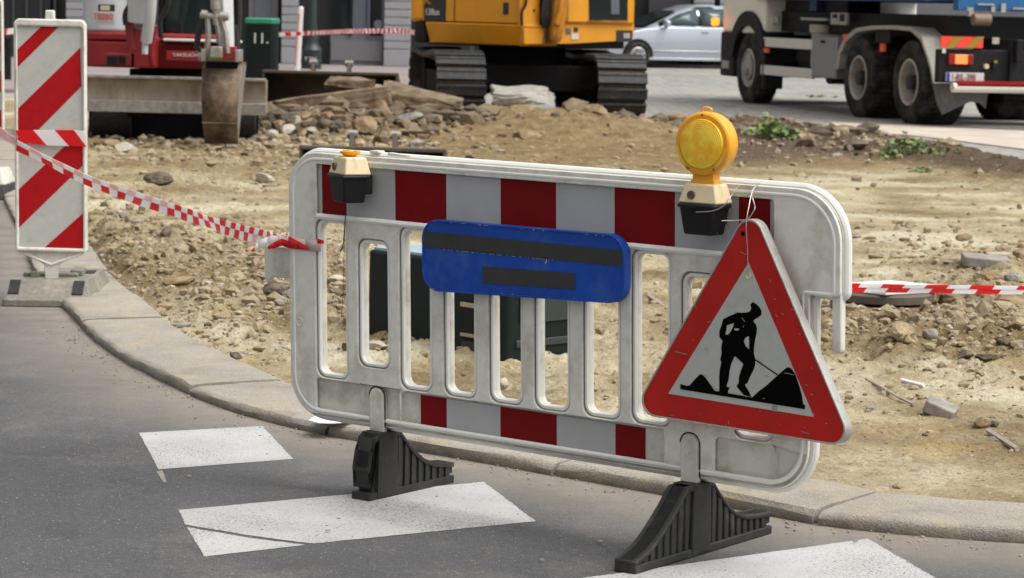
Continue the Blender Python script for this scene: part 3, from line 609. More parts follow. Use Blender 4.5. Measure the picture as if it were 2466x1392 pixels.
# ------------------------------------------------------------------ triangular roadworks sign
ts = thing('roadworks_sign', 'red and white triangular men-at-work sign wired onto the right end of the barrier', 'sign', BASE, -YAW)
def tri(g): # g: outward growth from the nominal outline
    a = Vector((1.714, T(.045))); b_ = Vector((1.332, T(.638))); c = Vector((2.032, T(.645)))
    ce = (a + b_ + c) / 3
    def off(p, q): d = (p - q); return d
    pts = []
    for p in (a, b_, c):
        d = (p - ce).normalized(); pts.append(p + d * g * 2)
    return pts
ta_, tb_, tc_ = tri(0)
def tri_loop(g, r): A, B_, C_ = tri(g); return rounded([(A.x, A.y, r), (B_.x, B_.y, r), (C_.x, C_.y, r)], 10)
plate('sign_plate', [tri_loop(-.004, .038)], .056, .060, M_signred, ts, .001, bloc)
plate('folded_edge', [tri_loop(.001, .042), tri_loop(-.0035, .039)], .028, .062, M_alu, ts, .001, bloc)
wl = [uv(1803, 632, .06), uv(1610, 948, .06), uv(1960, 1004, .06)]
plate('white_field', [wl[::-1] if False else wl], .0602, .0608, M_signwhite, ts, 0, bloc)
def zp(lst): return [uv(1620 + a / 4.4917, 700 + b / 4.4917, .061) for a, b in lst]
worker = zp([(868, 122), (905, 145), (940, 180), (962, 222), (958, 268), (940, 275), (925, 290), (880, 315), (872, 330), (900, 365), (912, 410), (905, 470), (890, 540), (880, 620), (878, 680), (895, 740), (893, 800), (878, 850), (840, 925),
             (808, 1000), (780, 1018), (800, 1050), (825, 1090), (850, 1150), (770, 1130), (735, 1090), (690, 1035), (712, 1000), (718, 930), (735, 870), (765, 795), (720, 750), (672, 708), (655, 745), (630, 800), (615, 870), (605, 960),
             (585, 1020), (585, 1040), (620, 1048), (600, 1080), (598, 1120), (500, 1108), (505, 1050), (503, 930), (510, 850), (525, 780), (515, 740), (530, 680), (525, 620), (530, 580), (540, 545), (505, 500), (505, 440), (530, 370),
             (545, 310), (600, 280), (660, 255), (700, 235), (740, 240), (800, 235), (835, 225), (850, 190), (840, 150)])
h1 = zp([(585, 375), (665, 350), (650, 400), (615, 460), (590, 480), (570, 470), (582, 420)]); h1b = zp([(660, 405), (720, 410), (715, 428), (675, 432)])
h2 = zp([(825, 490), (828, 560), (825, 635), (790, 600), (770, 550), (785, 510)])
plate('worker_symbol', [worker, h1, h1b, h2], .0610, .0613, M_signblack, ts, 0, bloc)
plate('shovel_symbol', [zp([(885, 735), (1140, 905), (1132, 916), (880, 747)])], .0614, .0616, M_signblack, ts, 0, bloc)
plate('earth_symbol', [zp([(85, 1010), (160, 1030), (190, 1020), (240, 960), (290, 910), (310, 904), (332, 915), (370, 960), (455, 1082), (600, 1108), (860, 1155), (930, 1090), (1010, 1030), (1120, 930), (1200, 860), (1235, 832), (1262, 830),
      (1290, 850), (1330, 910), (1370, 1030), (1400, 1140), (1412, 1225), (1435, 1240), (1430, 1283), (82, 1066)])], .0617, .0619, M_signblack, ts, 0, bloc)
mb = MB(); rnd = random.Random(5)
def mark(px, py, L_, W_, a): 
    c = uv(px, py, .062); mb.box(bloc((c[0], c[1], .0622)), (L_, .0003, W_), (0, a, 0))
for (x, y, L_, a) in ((1662, 690, .022, 1.2), (1725, 560, .012, .3), (1790, 610, .02, .3), (1855, 676, .008, 1.2), (1672, 730, .03, 1.1), (1900, 900, .028, .1), (1940, 1042, .026, .15), (1640, 850, .04, .1), (1700, 840, .012, .3),
                      (1618, 1000, .014, 0), (1870, 760, .01, .9), (1955, 950, .008, .2), (1755, 1018, .01, 1.3), (1830, 870, .022, .25), (1845, 905, .018, .1), (1790, 770, .014, .8), (1576, 870, .008, .6), (1700, 905, .006, 1), (1990, 1020, .006, .3)):
    mark(x, y, L_, .0016, a)
for k in range(34): mark(rnd.uniform(1640, 1960), rnd.uniform(700, 1050), rnd.uniform(.002, .009), .0012, rnd.uniform(0, 3))
mark(1866, 983, .016, .016, 0)
mb.split('scuff_mark', M_scratch, ts)
c = uv(1802, 664, .061); mb = MB(); mb.lathe([(.0, .0), (.0055, .0), (.0075, .0015), (.0085, 0)], bloc((c[0], c[1], .0612)), (0, -1, 0), 18); mb.build('rivet', M_beige, ts)
c = uv(1789, 563, .061); mb = MB(); mb.lathe([(.0, .0), (.004, .0), (.005, .001), (.006, 0)], bloc((c[0], c[1], .0612)), (0, -1, 0), 14); mb.build('bolt_hole', M_signblack, ts)

# tie wires
def wpt(px, py, off): c = uv(px, py, off); return bloc((c[0], c[1], off))
def bez(P, n=8): return catmull([tuple(p) for p in P], n)
wr = thing('tie_wire', 'thin steel wire looped over the barrier top and holding the triangular sign', 'wire', BASE, -YAW)
mb = MB()
mb.tube(bez([wpt(1676, 511, .125), wpt(1715, 508, .12), wpt(1742, 496, .11), wpt(1760, 472, .09), wpt(1775, 452, .03), wpt(1790, 445, -.01), wpt(1805, 448, .005)]), .0013, 5)
mb.tube(bez([wpt(1738, 532, .125), wpt(1775, 531, .10), wpt(1800, 527, .09), wpt(1814, 510, .09), wpt(1818, 498, .085), wpt(1813, 478, .08), wpt(1813, 465, .05), wpt(1820, 450, .02), wpt(1827, 440, -.02)]), .0015, 5)
mb.tube(bez([wpt(1827, 440, -.02), wpt(1812, 460, .02), wpt(1803, 500, .05), wpt(1797, 540, .066), wpt(1800, 600, .0655), wpt(1802, 660, .0645)]), .0011, 5)
mb.build('wire_strands', M_wire, wr)
wr = thing('hanging_wire', 'thin dark wire hanging down from the broken lamp base on the barrier', 'wire', BASE, -YAW)
mb = MB(); mb.tube(bez([wpt(834, 502, .05), wpt(832, 525, .03), wpt(829, 560, .014), wpt(826, 590, .012), wpt(819, 607, .02)]), .0016, 5)
mb.tube(bez([wpt(831, 530, .012), wpt(829, 600, .006), wpt(826, 700, .006), wpt(822, 765, .006)]), .0009, 4)
mb.build('wire_strands', M_trubbl, wr)

# warning lamps
def amberlens(t, b):
    tc = t.nodes.new('ShaderNodeTexCoord'); wv = t.nodes.new('ShaderNodeTexWave'); wv.wave_type = 'RINGS'; wv.rings_direction = 'Y'; wv.inputs['Scale'].default_value = 62; wv.inputs['Distortion'].default_value = 0
    t.links.new(tc.outputs['Object'], wv.inputs[0])
    col = mixc(t, ramp(t, nz(t, 26, 3, .6), [(.38, (0, 0, 0)), (.62, (1, 1, 1))]), (.92, .45, .010), (1, .72, .05))
    b.inputs['Roughness'].default_value = .16; b.inputs['Subsurface Weight'].default_value = .3; b.inputs['Subsurface Radius'].default_value = (.02, .01, .003); b.inputs['Subsurface Scale'].default_value = 1
    t.links.new(col, b.inputs['Base Color']); b.inputs['Coat Weight'].default_value = .5; bump(t, b, wv.outputs[0], .0005)
M_lens = node_ground('amber_lens', amberlens)
M_lenspale = mat('amber_reflector', (.85, .48, .06), .3, var=.05)
def lamp_base(root, u, off, yaw, lens=True):
    """local coords about (u, off): origin on barrier top line"""
    b0 = bloc((u, T(.0), off)); RZ = Matrix.Translation(b0) @ Matrix.Rotation(yaw, 4, 'Z')
    def put(o): o.matrix_local = RZ; return o
    # beige head block, wider at bottom
    mb = MB(); mb.add([(-.046, -.032, .0), (.046, -.032, .0), (.046, .032, .0), (-.046, .032, .0), (-.060, -.044, -.052), (.060, -.044, -.052 ), (.060, .044, -.052), (-.060, .044, -.052)],
                      [(0, 1, 2, 3), (7, 6, 5, 4), (4, 5, 1, 0), (5, 6, 2, 1), (6, 7, 3, 2), (7, 4, 0, 3)])
    hd = put(mb.build('lamp_head', M_beige, root, bevel=.005))
    mb = MB(); mb.lathe([(0, .0), (.0095, .0), (.011, .002), (.012, -.004)], (-.02, -.0425, -.030), (0, -1, 0), 18); k = mb.build('lock_screw', M_rockd, hd)
    mb = MB(); mb.add([(-.056, -.046, -.05), (.056, -.046, -.05), (.056, .036, -.05), (-.056, .036, -.05), (-.043, -.036, -.135), (.043, -.036, -.135), (.043, .030, -.135), (-.043, .030, -.135)],
                      [(0, 1, 2, 3), (7, 6, 5, 4), (4, 5, 1, 0), (5, 6, 2, 1), (6, 7, 3, 2), (7, 4, 0, 3)])
    mb.box((0, -.006, -.058), (.118, .088, .012)); mb.box((.02, .045, -.08), (.03, .03, .06))
    put(mb.build('battery_box', M_blackp, root, bevel=.005))
    return put
la = thing('warning_lamp', 'round amber warning lamp on its battery box, standing above the barrier top', 'lamp', BASE, -YAW)
put = lamp_base(la, 1.570, .055, math.radians(3))
def lampdisc():
    zc = .105; R = .0835
    mb = MB(); mb.lathe([(0, .030), (R * .5, .030), (R * .93, .029), (R, .024), (R * 1.02, .010), (R * 1.0, -.002), (R * .99, -.018), (R * .93, -.026), (0, -.028)], (0, 0, zc), (0, -1, 0), 48)
    mb.box((0, 0, .018), (.064, .036, .030)); mb.box((0, 0, .004), (.072, .04, .012))
    mb.tube([(.0 + .015 * math.cos(a) - .005, .0, zc + R + .004 + .007 * math.sin(a)) for a in (3.3, 2.6, 1.9, 1.2, .5, -.2)], .004, 6)
    put(mb.build('lamp_housing', M_amber, la, bevel=.0015))
    mb = MB(); mb.lathe([(.066, .0295), (.064, .034), (.05, .0375), (.03, .039), (0, .0395)], (0, 0, 0), (0, -1, 0), 48)
    o = mb.build('lens', M_lens, la); o.matrix_local = Matrix.Translation(bloc((1.570, T(.0), .055))) @ Matrix.Rotation(math.radians(3), 4, 'Z') @ Matrix.Translation((0, 0, zc))
    for a0, a1 in ((185, 232), (308, 355)):
        mb = MB(); ang_ = [math.radians(a0 + (a1 - a0) * k / 12) for k in range(13)]
        vs_ = [(math.cos(a) * .0685, -.0312, zc + math.sin(a) * .0685) for a in ang_] + [(math.cos(a) * .078, -.0312, zc + math.sin(a) * .078) for a in ang_]
        mb.add(vs_, [(k, k + 1, 13 + k + 1, 13 + k) for k in range(12)])
        put(mb.build('reflector_arc', M_lenspale, la))
    for x, z in ((0, zc + .076), (-.04, zc - .066), (.04, zc - .066)):
        mb = MB(); mb.cyl((x, -.0295, z), (x, -.0325, z), .003, seg=10); put(mb.build('screw', M_rockd, la))
lampdisc()
lb = thing('broken_lamp_base', 'beige and black battery lamp base without its lens, on the left of the barrier top', 'lamp', BASE, -YAW)
put = lamp_base(lb, .300, .050, math.radians(-24))
mb = MB(); mb.lathe([(.0, .002), (.018, .002), (.03, .010), (.031, .016), (.026, .014), (.0, .006)], (0, 0, 0), (0, 0, 1), 20); mb.box((-.028, 0, .012), (.01, .02, .012)); mb.box((.02, .01, .014), (.02, .006, .008)); put(mb.build('lens_stub', M_amber, lb))
tag(lb, group=None)
cl = thing('barrier_clip', 'small white plastic clip lying on the barrier top beside the broken lamp base', 'clip', BASE, -YAW)
mb = MB(); mb.box(bloc((.34, T(-.014), -.025)), (.035, .03, .008)); mb.box(bloc((.43, T(-.008), -.03)), (.09, .02, .008), (0, .06, 0)); mb.build('clip_body', M_wplastic_low, cl, bevel=.002)

# ------------------------------------------------------------------ tapes
def ribbon(name, label, pts, wid, n, up=(0, 0, 1), ph=0.0, rep=.10, off=.5, flip=None, group=None, slant=.0, topfrac=.5, fade=False):
    """two-row check pattern red/white tape along a path; real ribbon with small thickness"""
    P = [Vector(p) for p in catmull([tuple(q) for q in pts], 10)]; ds = [0]
    for a, b in zip(P, P[1:]): ds.append(ds[-1] + (b - a).length)
    Lt = ds[-1]; arr = np.array([tuple(p) for p in P]); da = np.array(ds)
    at_ = lambda s: Vector([float(np.interp(s, da, arr[:, k])) for k in range(3)])
    N = max(8, int(Lt / (rep / 2))) ; half = rep / 2; mb = MB(); upv = Vector(up)
    def ctr(s):
        c = at_(max(0, min(Lt, s))); t = (at_(min(Lt, s + .02)) - at_(max(0, s - .02))).normalized(); u_ = (upv - t * upv.dot(t)).normalized(); w_ = t.cross(u_)
        tw = 0.25 * math.sin(s * 3.1) + .15 * math.sin(s * 7.7); return c, (u_ * math.cos(tw) + w_ * math.sin(tw)), w_
    sub = 3
    for row in (0, 1):
        z0, z1 = (-.5, topfrac - .5) if row == 0 else (topfrac - .5, .5)
        k = 0; s = -half * (ph + (off if row else 0))
        while s < Lt:
            e = s + half
            for j in range(sub):
                a = max(0, s + half * j / sub); b_ = min(Lt, s + half * (j + 1) / sub)
                if b_ <= a: continue
                ca, ua, wa = ctr(a); cb, ub, wb = ctr(b_); th = .0006 + (.0012 if row else 0)
                sl = (cb - ca).normalized() * slant * wid
                q = [ca + ua * wid * z0 - sl * z0, cb + ub * wid * z0 - sl * z0, cb + ub * wid * z1 - sl * z1, ca + ua * wid * z1 - sl * z1]
                mb.add([p + wa * th for p in q] + [p - wa * th for p in q], [(0, 1, 2, 3), (7, 6, 5, 4), (0, 4, 5, 1), (3, 2, 6, 7)], 2 if (k % 2 == 0 and fade and ((row and s < .42 * Lt) or (not row and s > .78 * Lt))) else k % 2)
            s = e; k += 1
    o = mb.build(name, [M_tape_r, M_tape_w, M_tape_p], None, smooth=60); tag(o, label, 'tape', 'red and white barrier tapes'); return o
def wl_(px, py, off): c = uv(px, py, off); return bar_world(bloc((c[0], c[1], off)))
BMAT = Matrix.Translation(BASE) @ Matrix.Rotation(-YAW, 4, 'Z')
def bar_world(v): return BMAT @ v
BDEP = 12.2
pA = [(40, 350, 12.14), (120, 390, 11.9), (210, 434, 11.55), (320, 474, 11.0), (430, 510, 10.4), (540, 547, 9.5), (630, 572, 8.6), (700, 590, 7.85)]
ribbon('barrier_tape', 'red and white tape stretched from the tall beacon to the barrier', [D(x, y, d) for x, y, d in pA], .052, 40, rep=.23, off=.9, topfrac=.58, fade=True)
# knot and tail at the barrier, wrap round the barrier
mb = MB()
pk = [wl_(700, 582, .004), wl_(720, 592, .006), wl_(745, 600, .005), wl_(772, 590, .004)]
def fold(mb, P, Wd, mi, dz=0):
    for a, b in zip(P, P[1:]):
        z = Vector((0, 0, 1)); mb.add([a[0] - z * a[1] / 2, b[0] - z * b[1] / 2, b[0] + z * b[1] / 2, a[0] + z * a[1] / 2], [(0, 1, 2, 3)], mi)
fold(mb, [(wl_(694, 583, .008), .036), (wl_(715, 590, .010), .026), (wl_(742, 598, .008), .008)], 0, 0)
fold(mb, [(wl_(697, 585, .0045), .034), (wl_(735, 590, .0045), .034), (wl_(773, 592, .0045), .036)], 0, 2)
fold(mb, [(wl_(764, 580, .006), .014), (wl_(779, 583, .008), .010)], 0, 0)
fold(mb, [(wl_(698, 584, -.02), .03), (wl_(670, 576, -.02), .024), (wl_(645, 580, -.03), .026), (wl_(622, 590, -.025), .026), (wl_(612, 602, -.02), .012)], 0, 1)
fold(mb, [(wl_(698, 590, -.012), .022), (wl_(680, 583, -.008), .022), (wl_(662, 590, -.010), .020), (wl_(646, 596, -.012), .010)], 0, 0)
fold(mb, [(wl_(612, 600, -.018), .012), (wl_(606, 604, -.016), .006)], 0, 0)
M_tape_pink = mat('faded_tape', (.62, .45, .43), .4, var=.1)
o = mb.build('tape_knot', [M_tape_r, M_tape_w, M_tape_pink], None, smooth=60, fix=False); tag(o, 'knotted end of red and white tape wrapped round the left end of the barrier', 'tape')
sm = o.modifiers.new('solid', 'SOLIDIFY'); sm.thickness = .0015
# right-hand tape
ribbon('barrier_tape', 'taut red and white tape leaving the right end of the barrier', [wl_(2044, 693, -.04), D(2250, 696, 6.9), D(2466, 699, 7.15), D(2900, 706, 7.6)], .024, 40, rep=.20, off=.42, slant=-.9, topfrac=.55, ph=.2)
# tape coming to the beacon from the second beacon, and wrap on the beacon
ribbon('barrier_tape', 'blurred red and white tape reaching the striped beacon from the far left', [D(-60, 290, 15.0), D(-10, 312, 13.5), D(40, 345, 12.15)], .05, 30, rep=.05)
mb = MB()

# ------------------------------------------------------------------ beacons
def beacon(label, base, wid, hgt, z0, lean, yaw, flip=False):
    r = thing('striped_beacon', label, 'beacon', base, yaw, 'striped beacons at the kerb')
    sh = lambda v: Vector((v[0] - lean * (v[1] - z0), -v[2], v[1]))
    W2 = wid / 2; z1 = z0 + hgt
    plate('frame', [rounded([(-W2, z0, .012), (W2, z0, .012), (W2, z1, .03), (-W2, z1, .03)], 6), rounded([(-W2 + .016, z0 + .02, .006), (W2 - .016, z0 + .02, .006), (W2 - .016, z1 - .035, .01), (-W2 + .016, z1 - .035, .01)], 3)], -.03, .028, M_wplastic, r, .008, sh)
    a, b, c, d = -W2 + .012, W2 - .012, z0 + .012, z1 - .028
    plate('backing', [[(a, c), (b, c), (b, d), (a, d)]], -.022, .013, M_bea_w, r, 0, sh)
    plate('panel', [[(a, c), (b, c), (b, d), (a, d)]], .0135, .0148, M_bea_w, r, 0, sh)
    # diagonal red stripes clipped to the panel, rising to the right
    def clip(poly, xa, xb, ya, yb):
        def cl_(P, f, g):
            out = []
            for i in range(len(P)):
                p, q = P[i - 1], P[i]
                if f(p) != f(q): out.append(g(p, q))
                if f(q): out.append(q)
            return out
        def ix(v): return lambda p, q: (v, p[1] + (q[1] - p[1]) * (v - p[0]) / (q[0] - p[0]))
        def iy(v): return lambda p, q: (p[0] + (q[0] - p[0]) * (v - p[1]) / (q[1] - p[1]), v)
        for f, g in ((lambda p: p[0] >= xa - 1e-9, ix(xa)), (lambda p: p[0] <= xb + 1e-9, ix(xb)), (lambda p: p[1] >= ya - 1e-9, iy(ya)), (lambda p: p[1] <= yb + 1e-9, iy(yb))):
            poly = cl_(poly, f, g)
            if not poly: return poly
        return poly
    return r, sh, (a, b, c, d), clip
bb = G(128, 712, 0); DEPB = 12.2
ppmB = FPX / DEPB
bx = (D(126, 400, DEPB)).x
def zof(px, py, dep): return D(px, py, dep).z
z0b, z1b = zof(128, 606, DEPB), zof(120, 46, DEPB)
r, sh, (a, b, c, d), clip = beacon('tall beacon plate with red and white diagonal stripes on a grey rubber base', (bx, DEPB, 0), .338, z1b - z0b, z0b, .012, 0)
def bxz(px, py): p = D(px, py, DEPB - .015); x = p.x - bx; z = p.z; return (x + .012 * (z - z0b), z)
E_ = 3.025
reds = [[(42, 118), (100, 62), (143, 62), (42, 161)], [(44, 264), (194, 115), (194, 212), (44, 366)], [(45, 455), (200, 308), (200, 402), (46, 546)], [(110, 594), (206, 508), (206, 600), (104, 600)]]
for k, pl in enumerate([[(41, 120), (101, 62), (144, 62), (42, 162)], [(43, 262), (194, 114), (196, 208), (44, 362)], [(45, 456), (198, 312), (200, 398), (46, 548)], [(103, 600), (207, 507), (207, 600)]]):
    plate('red_stripe', [[bxz(*p) for p in pl]], .0152, .0160, M_bea_r, r, 0, sh)
mb = MB(); mb.prism([(-.022, 0), (.022, 0), (.02, .05), (-.02, .05)], -.02, .02, 'y'); o = mb.build('lifting_lug', M_wplastic, r, bevel=.006); o.location = (-.012 * (z1b - z0b), 0, z1b - .008)
mb = MB(); mb.prism([(-.15, z0b + .004), (.15, z0b + .004), (.035, z0b - .062), (.03, z0b - .13), (-.03, z0b - .13), (-.035, z0b - .062)], -.012, .012, 'y'); mb.build('neck', M_wplastic_low, r, bevel=.004)
mb = MB(); mb.tube([(-.155, -.014, z0b - .002), (0, -.014, z0b - .06), (.155, -.014, z0b - .002)], .006, 6); mb.build('neck_ribs', M_wplastic, r)
# tape wrap on beacon
mb = MB()
zt = zof(120, 313, DEPB) ; zb = zof(120, 352, DEPB)
def bw(px, py): p = D(px, py, DEPB - .035); return Vector((p.x, p.y, p.z))
def quad(pts, mi): mb.add([bw(*p) for p in pts] + [bw(*p) + Vector((0, .004, 0)) for p in pts], [(0, 1, 2, 3), (7, 6, 5, 4), (0, 4, 5, 1), (1, 5, 6, 2), (2, 6, 7, 3), (3, 7, 4, 0)], mi)
for pts, mi in (([(36, 314), (80, 313), (112, 350), (52, 344)], 0), ([(80, 313), (131, 313), (166, 352), (112, 350)], 1), ([(131, 313), (178, 313), (208, 353), (166, 352)], 0), ([(178, 313), (206, 316), (209, 330), (208, 353)], 1)): quad(pts, mi)
o = mb.build('tape_wrap', [M_tape_r, M_tape_w], None, smooth=0); tag(o, 'band of red and white tape wrapped across the middle of the striped beacon', 'tape')
# base
FBX, FBY = G(113, 740, 0).x, 12.0
fb = thing('beacon_base', 'grey recycled-rubber base block with slots, under the tall striped beacon on the kerb', 'base', (FBX + .0, 12.0, 0), math.radians(3), 'rubber bases of the beacons')
mb = MB(); hw = .215
mb.prism(rounded([(-hw, 0, .02), (hw, 0, .02), (hw + .02, .80, .02), (-hw + .12, .80, .02)], 3), .0, .035); mb.build('bottom_slab', M_rubber_grey, fb, bevel=.006)
mb = MB(); o1 = [(-hw + .012, .012), (hw - .012, .012), (hw + .005, .78), (-hw + .125, .78)]; i1 = [(-hw + .06, .16), (hw - .05, .16), (hw - .03, .70), (-hw + .15, .70)]
for z in (0,): mb.add([(p[0], p[1], .034) for p in o1] + [(p[0], p[1], .115) for p in i1], [(4, 5, 6, 7), (0, 1, 5, 4), (1, 2, 6, 5), (2, 3, 7, 6), (3, 0, 4, 7)])
mb.build('upper_slab', M_rubber_grey, fb, bevel=.008)
mb = MB()
for (x, y, z, sx, sy, rx) in ((-.165, .095, .083, .05, .11, .50), (.135, .095, .083, .05, .11, .50)):
    mb.box((x, y, z), (sx, sy, .008), (rx, 0, 0))
mb.box((-.10, .40, .116), (.07, .10, .008)); mb.box((.125, .50, .116), (.09, .12, .008)); mb.split('pocket', M_rubber, fb)
mb = MB(); mb.box((-.02, .30, .122), (.26, .05, .02)); mb.box((.10, .40, .13), (.06, .16, .03)); mb.box((-.09, .26, .125), (.04, .05, .03)); mb.build('foot_clamp', M_rubber_grey, fb, bevel=.006)
# second beacon on the left frame edge
D2 = 18.5
p0 = D(0, 340, D2); x2 = D(8, 200, D2).x - .16
r2, sh2, (a, b, c, d), clip2 = beacon('second beacon with red and white stripes, cut off by the left edge', (x2, D2, 0), .34, 1.0, .42, .015, 0)
for zc in (.48, .76, 1.04, 1.32, 1.6):
    pl = clip2([(a - .5, zc - .62), (b + .5, zc + .38), (b + .5, zc + .53), (a - .5, zc - .47)], a, b, c, d)
    if len(pl) > 2: plate('red_stripe', [pl], .0152, .016, M_bea_r, r2, 0, sh2)
mb = MB(); mb.prism([(-.03, .08), (.03, .08), (.035, .42), (-.035, .42)], -.012, .012, 'y'); mb.build('neck', M_wplastic_low, r2)
fb2 = thing('beacon_base', 'dark rubber base block under the second beacon at the left edge', 'base', (x2 + .05, D2 - .25, 0), 0, 'rubber bases of the beacons')
mb = MB(); mb.box((0, .3, .05), (.42, .8, .09), taper=.8); mb.build('bottom_slab', M_rubber, fb2, bevel=.01); mb = MB(); mb.box((.02, .35, .14), (.26, .4, .12), taper=.7); mb.build('upper_slab', M_wplastic_low, fb2, bevel=.01)

# ------------------------------------------------------------------ rocks
def rockmesh(seed, planes=14, sub=3, squash=(1, 1, 1), rough=.04, flat=.72, slab=False):
    from mathutils import noise
    rn = random.Random(seed); bm = bmesh.new()
    if slab:
        bmesh.ops.create_cube(bm, size=2); bmesh.ops.subdivide_edges(bm, edges=bm.edges, cuts=11, use_grid_fill=True)
        for v in bm.verts:                                # ragged plan outline, broken edges
            a = math.atan2(v.co.y, v.co.x); k = 1 + .16 * noise.noise(Vector((math.cos(a) * 1.7, math.sin(a) * 1.7, seed))) + .10 * noise.noise(Vector((math.cos(a) * 6, math.sin(a) * 6, seed + 3)))
            v.co.x *= k; v.co.y *= k; v.co.z += .35 * noise.noise(Vector((v.co.x * 1.1, v.co.y * 1.1, seed)))
    else:
        bmesh.ops.create_icosphere(bm, subdivisions=sub, radius=1)
    for _ in range(planes if not slab else 5):
        n = Vector((rn.gauss(0, 1), rn.gauss(0, 1), rn.gauss(0, .7))).normalized(); dd = rn.uniform(flat - .26, flat + .06) if not slab else rn.uniform(.9, 1.1)
        for v in bm.verts:
            t = v.co.dot(n)
            if t > dd: v.co -= n * (t - dd)
    for v in bm.verts:
        n = v.co.normalized(); v.co += n * (noise.noise(v.co * 3 + Vector((seed, 0, 0))) * rough * 1.6 + noise.noise(v.co * 9 + Vector((seed, 5, 0))) * rough * 1.1)
    mx = Vector([max(abs(v.co[k]) for v in bm.verts) for k in range(3)])
    for v in bm.verts: v.co = Vector((v.co.x / mx.x * squash[0] / 2, v.co.y / mx.y * squash[1] / 2, v.co.z / mx.z * squash[2] / 2))
    return bm
M_slab = mat('dirty_broken_slab', (.16, .115, .068), .9, var=.3, vscale=10, dirt=(.27, .21, .135), damt=.4, dscale=5, bump=.01, bscale=20)
M_slabgrey = mat('grey_slab', (.33, .315, .28), .9, var=.2, vscale=10, dirt=(.2, .17, .13), damt=.3, dscale=6, bump=.006, bscale=20)
RK = [0]
def rock(label, px, pyb, wpx, hpx, m, name='rock', dep=None, dy=None, tilt=(0, 0, 0), flat=.72, planes=14, sink=.12, rough=.04, z=None, cat='rock', group=None):
    group = 'broken slabs in the rubble heap' if cat == 'slab' else 'loose stones on the dug-up site'
    p = ground(px, pyb) if dep is None else None
    if dep is not None:
        q = D(px, pyb, dep); p = Vector((q.x, q.y, q.z))
    ppm = FPX / p.y; w_, h_ = wpx / ppm, hpx / ppm; dd = dy if dy else w_ * .75
    RK[0] += 1; bm = rockmesh(RK[0] * 7 + 3, max(7, planes - 5), 4, (w_, dd, h_), rough, flat, cat == 'slab')
    me = bpy.data.meshes.new(name); bm.to_mesh(me); bm.free(); me.materials.append(m)
    me.polygons.foreach_set('use_smooth', [True] * len(me.polygons)); me.set_sharp_from_angle(angle=math.radians(28))
    o = bpy.data.objects.new(name, me); COL.objects.link(o); o.location = (p.x, p.y + dd * .3, p.z + h_ * (.5 - sink)); o.rotation_euler = tilt
    return tag(o, label, cat, group)
def paver(label, px, pyb, wpx, th, m, dep=None, ln=None, tilt=(0, 0, 0), name='paving_block', cat='paving block'):
    p = ground(px, pyb) if dep is None else D(px, pyb, dep)
    w_ = wpx / (FPX / p.y); mb = MB(); mb.prism(rounded([(-w_ / 2, -(ln or w_ * .6) / 2, .015), (w_ / 2, -(ln or w_ * .6) / 2, .015), (w_ / 2, (ln or w_ * .6) / 2, .01), (-w_ / 2, (ln or w_ * .6) / 2, .02)], 2), -th / 2, th / 2)
    o = mb.build(name, m, None, bevel=th * .12); o.location = (p.x, p.y + (ln or w_ * .6) / 2, p.z + th * .45); o.rotation_euler = tilt; return tag(o, label, cat, 'loose pavers on the site')
r_ = math.radians
# rubble heap before the orange excavator
rock('long broken slab leaning up on the left of the rubble heap', 800, 268, 300, 52, M_slab, 'concrete_slab', 27.4, .55, (0, r_(-9), .1), .8, 10, cat='slab', rough=.03)
rock('brown slab lying highest on top of the rubble heap', 838, 218, 125, 38, M_slab, 'concrete_slab', 28.0, .5, (0, r_(4), .1), .8, 10, cat='slab')
rock('long brown slab sloping down to the right on the rubble heap', 1010, 255, 210, 46, M_slab, 'concrete_slab', 27.7, .6, (0, r_(12), -.1), .8, 10, cat='slab', rough=.03)
rock('pale chunk in the middle of the heap between two long slabs', 925, 232, 62, 34, M_rocklight, 'rock', 27.9, .3)
rock('upright brown boulder under the sloping slab', 915, 290, 66, 56, M_rockb, 'rock', 27.2, .3)
rock('square brown block at the foot of the rubble heap', 878, 320, 66, 46, M_rockb, 'rock', 25.9, .3, planes=9, flat=.62, rough=.02)
rock('flat grey stone on sand right of the square brown block', 990, 291, 92, 22, M_rockg, 'rock', 26.6, .25, (0, r_(-8), 0))
rock('light grey broken concrete slab seen between the excavator tracks', 1255, 247, 150, 38, M_slabgrey, 'concrete_slab', 30.2, .8, (r_(6), 0, .05), .8, 12, cat='slab', rough=.05)
rock('dark broken underside piece below the concrete slab between the tracks', 1230, 262, 96, 28, M_rockd, 'rock', 29.5, .3)
rock('wide brown lump on the mound between the excavator tracks', 1272, 285, 120, 38, M_rockb, 'rock', 28.0, .4)
rock('pointed tan stone lying alone on the brown sand mound', 1269, 344, 82, 42, M_rockb, 'rock', 26.0, .35, planes=9)
rock('tan wedge of stone before the right excavator track', 1438, 288, 66, 42, M_rockb, 'rock', 28.0, .3, (0, r_(25), 0))
rock('slanted brown stone below the right excavator track', 1482, 335, 78, 34, M_rockb, 'rock', 27.0, .3, (0, r_(30), 0))
rock('brown stone right of the excavator tracks, behind the amber lamp', 1632, 300, 80, 34, M_rockb, 'rock', 29.0, .35)
rock('small brown stone beside the wedge before the right track', 1545, 308, 60, 28, M_rockb, 'rock', 28.0, .3)
rock('dark stone behind the amber lamp by the weeds', 1775, 320, 56, 24, M_rockd, 'rock', 28.5, .3)
rock('brown chunk on the left flank of the heap', 705, 300, 70, 34, M_rockd, 'rock', 26.6, .3)
rock('thin brown slab low on the left side of the heap', 690, 285, 130, 16, M_rockd, 'concrete_slab', 26.9, .35, (0, r_(-5), 0), .8, 10, cat='slab')
rock('brown cobble in front of the long broken slab', 790, 300, 40, 38, M_rockb, 'rock', 26.7, .25)
rock('grey cobble beside the brown cobble in the heap', 760, 282, 30, 22, M_rockg, 'rock', 26.8, .2)
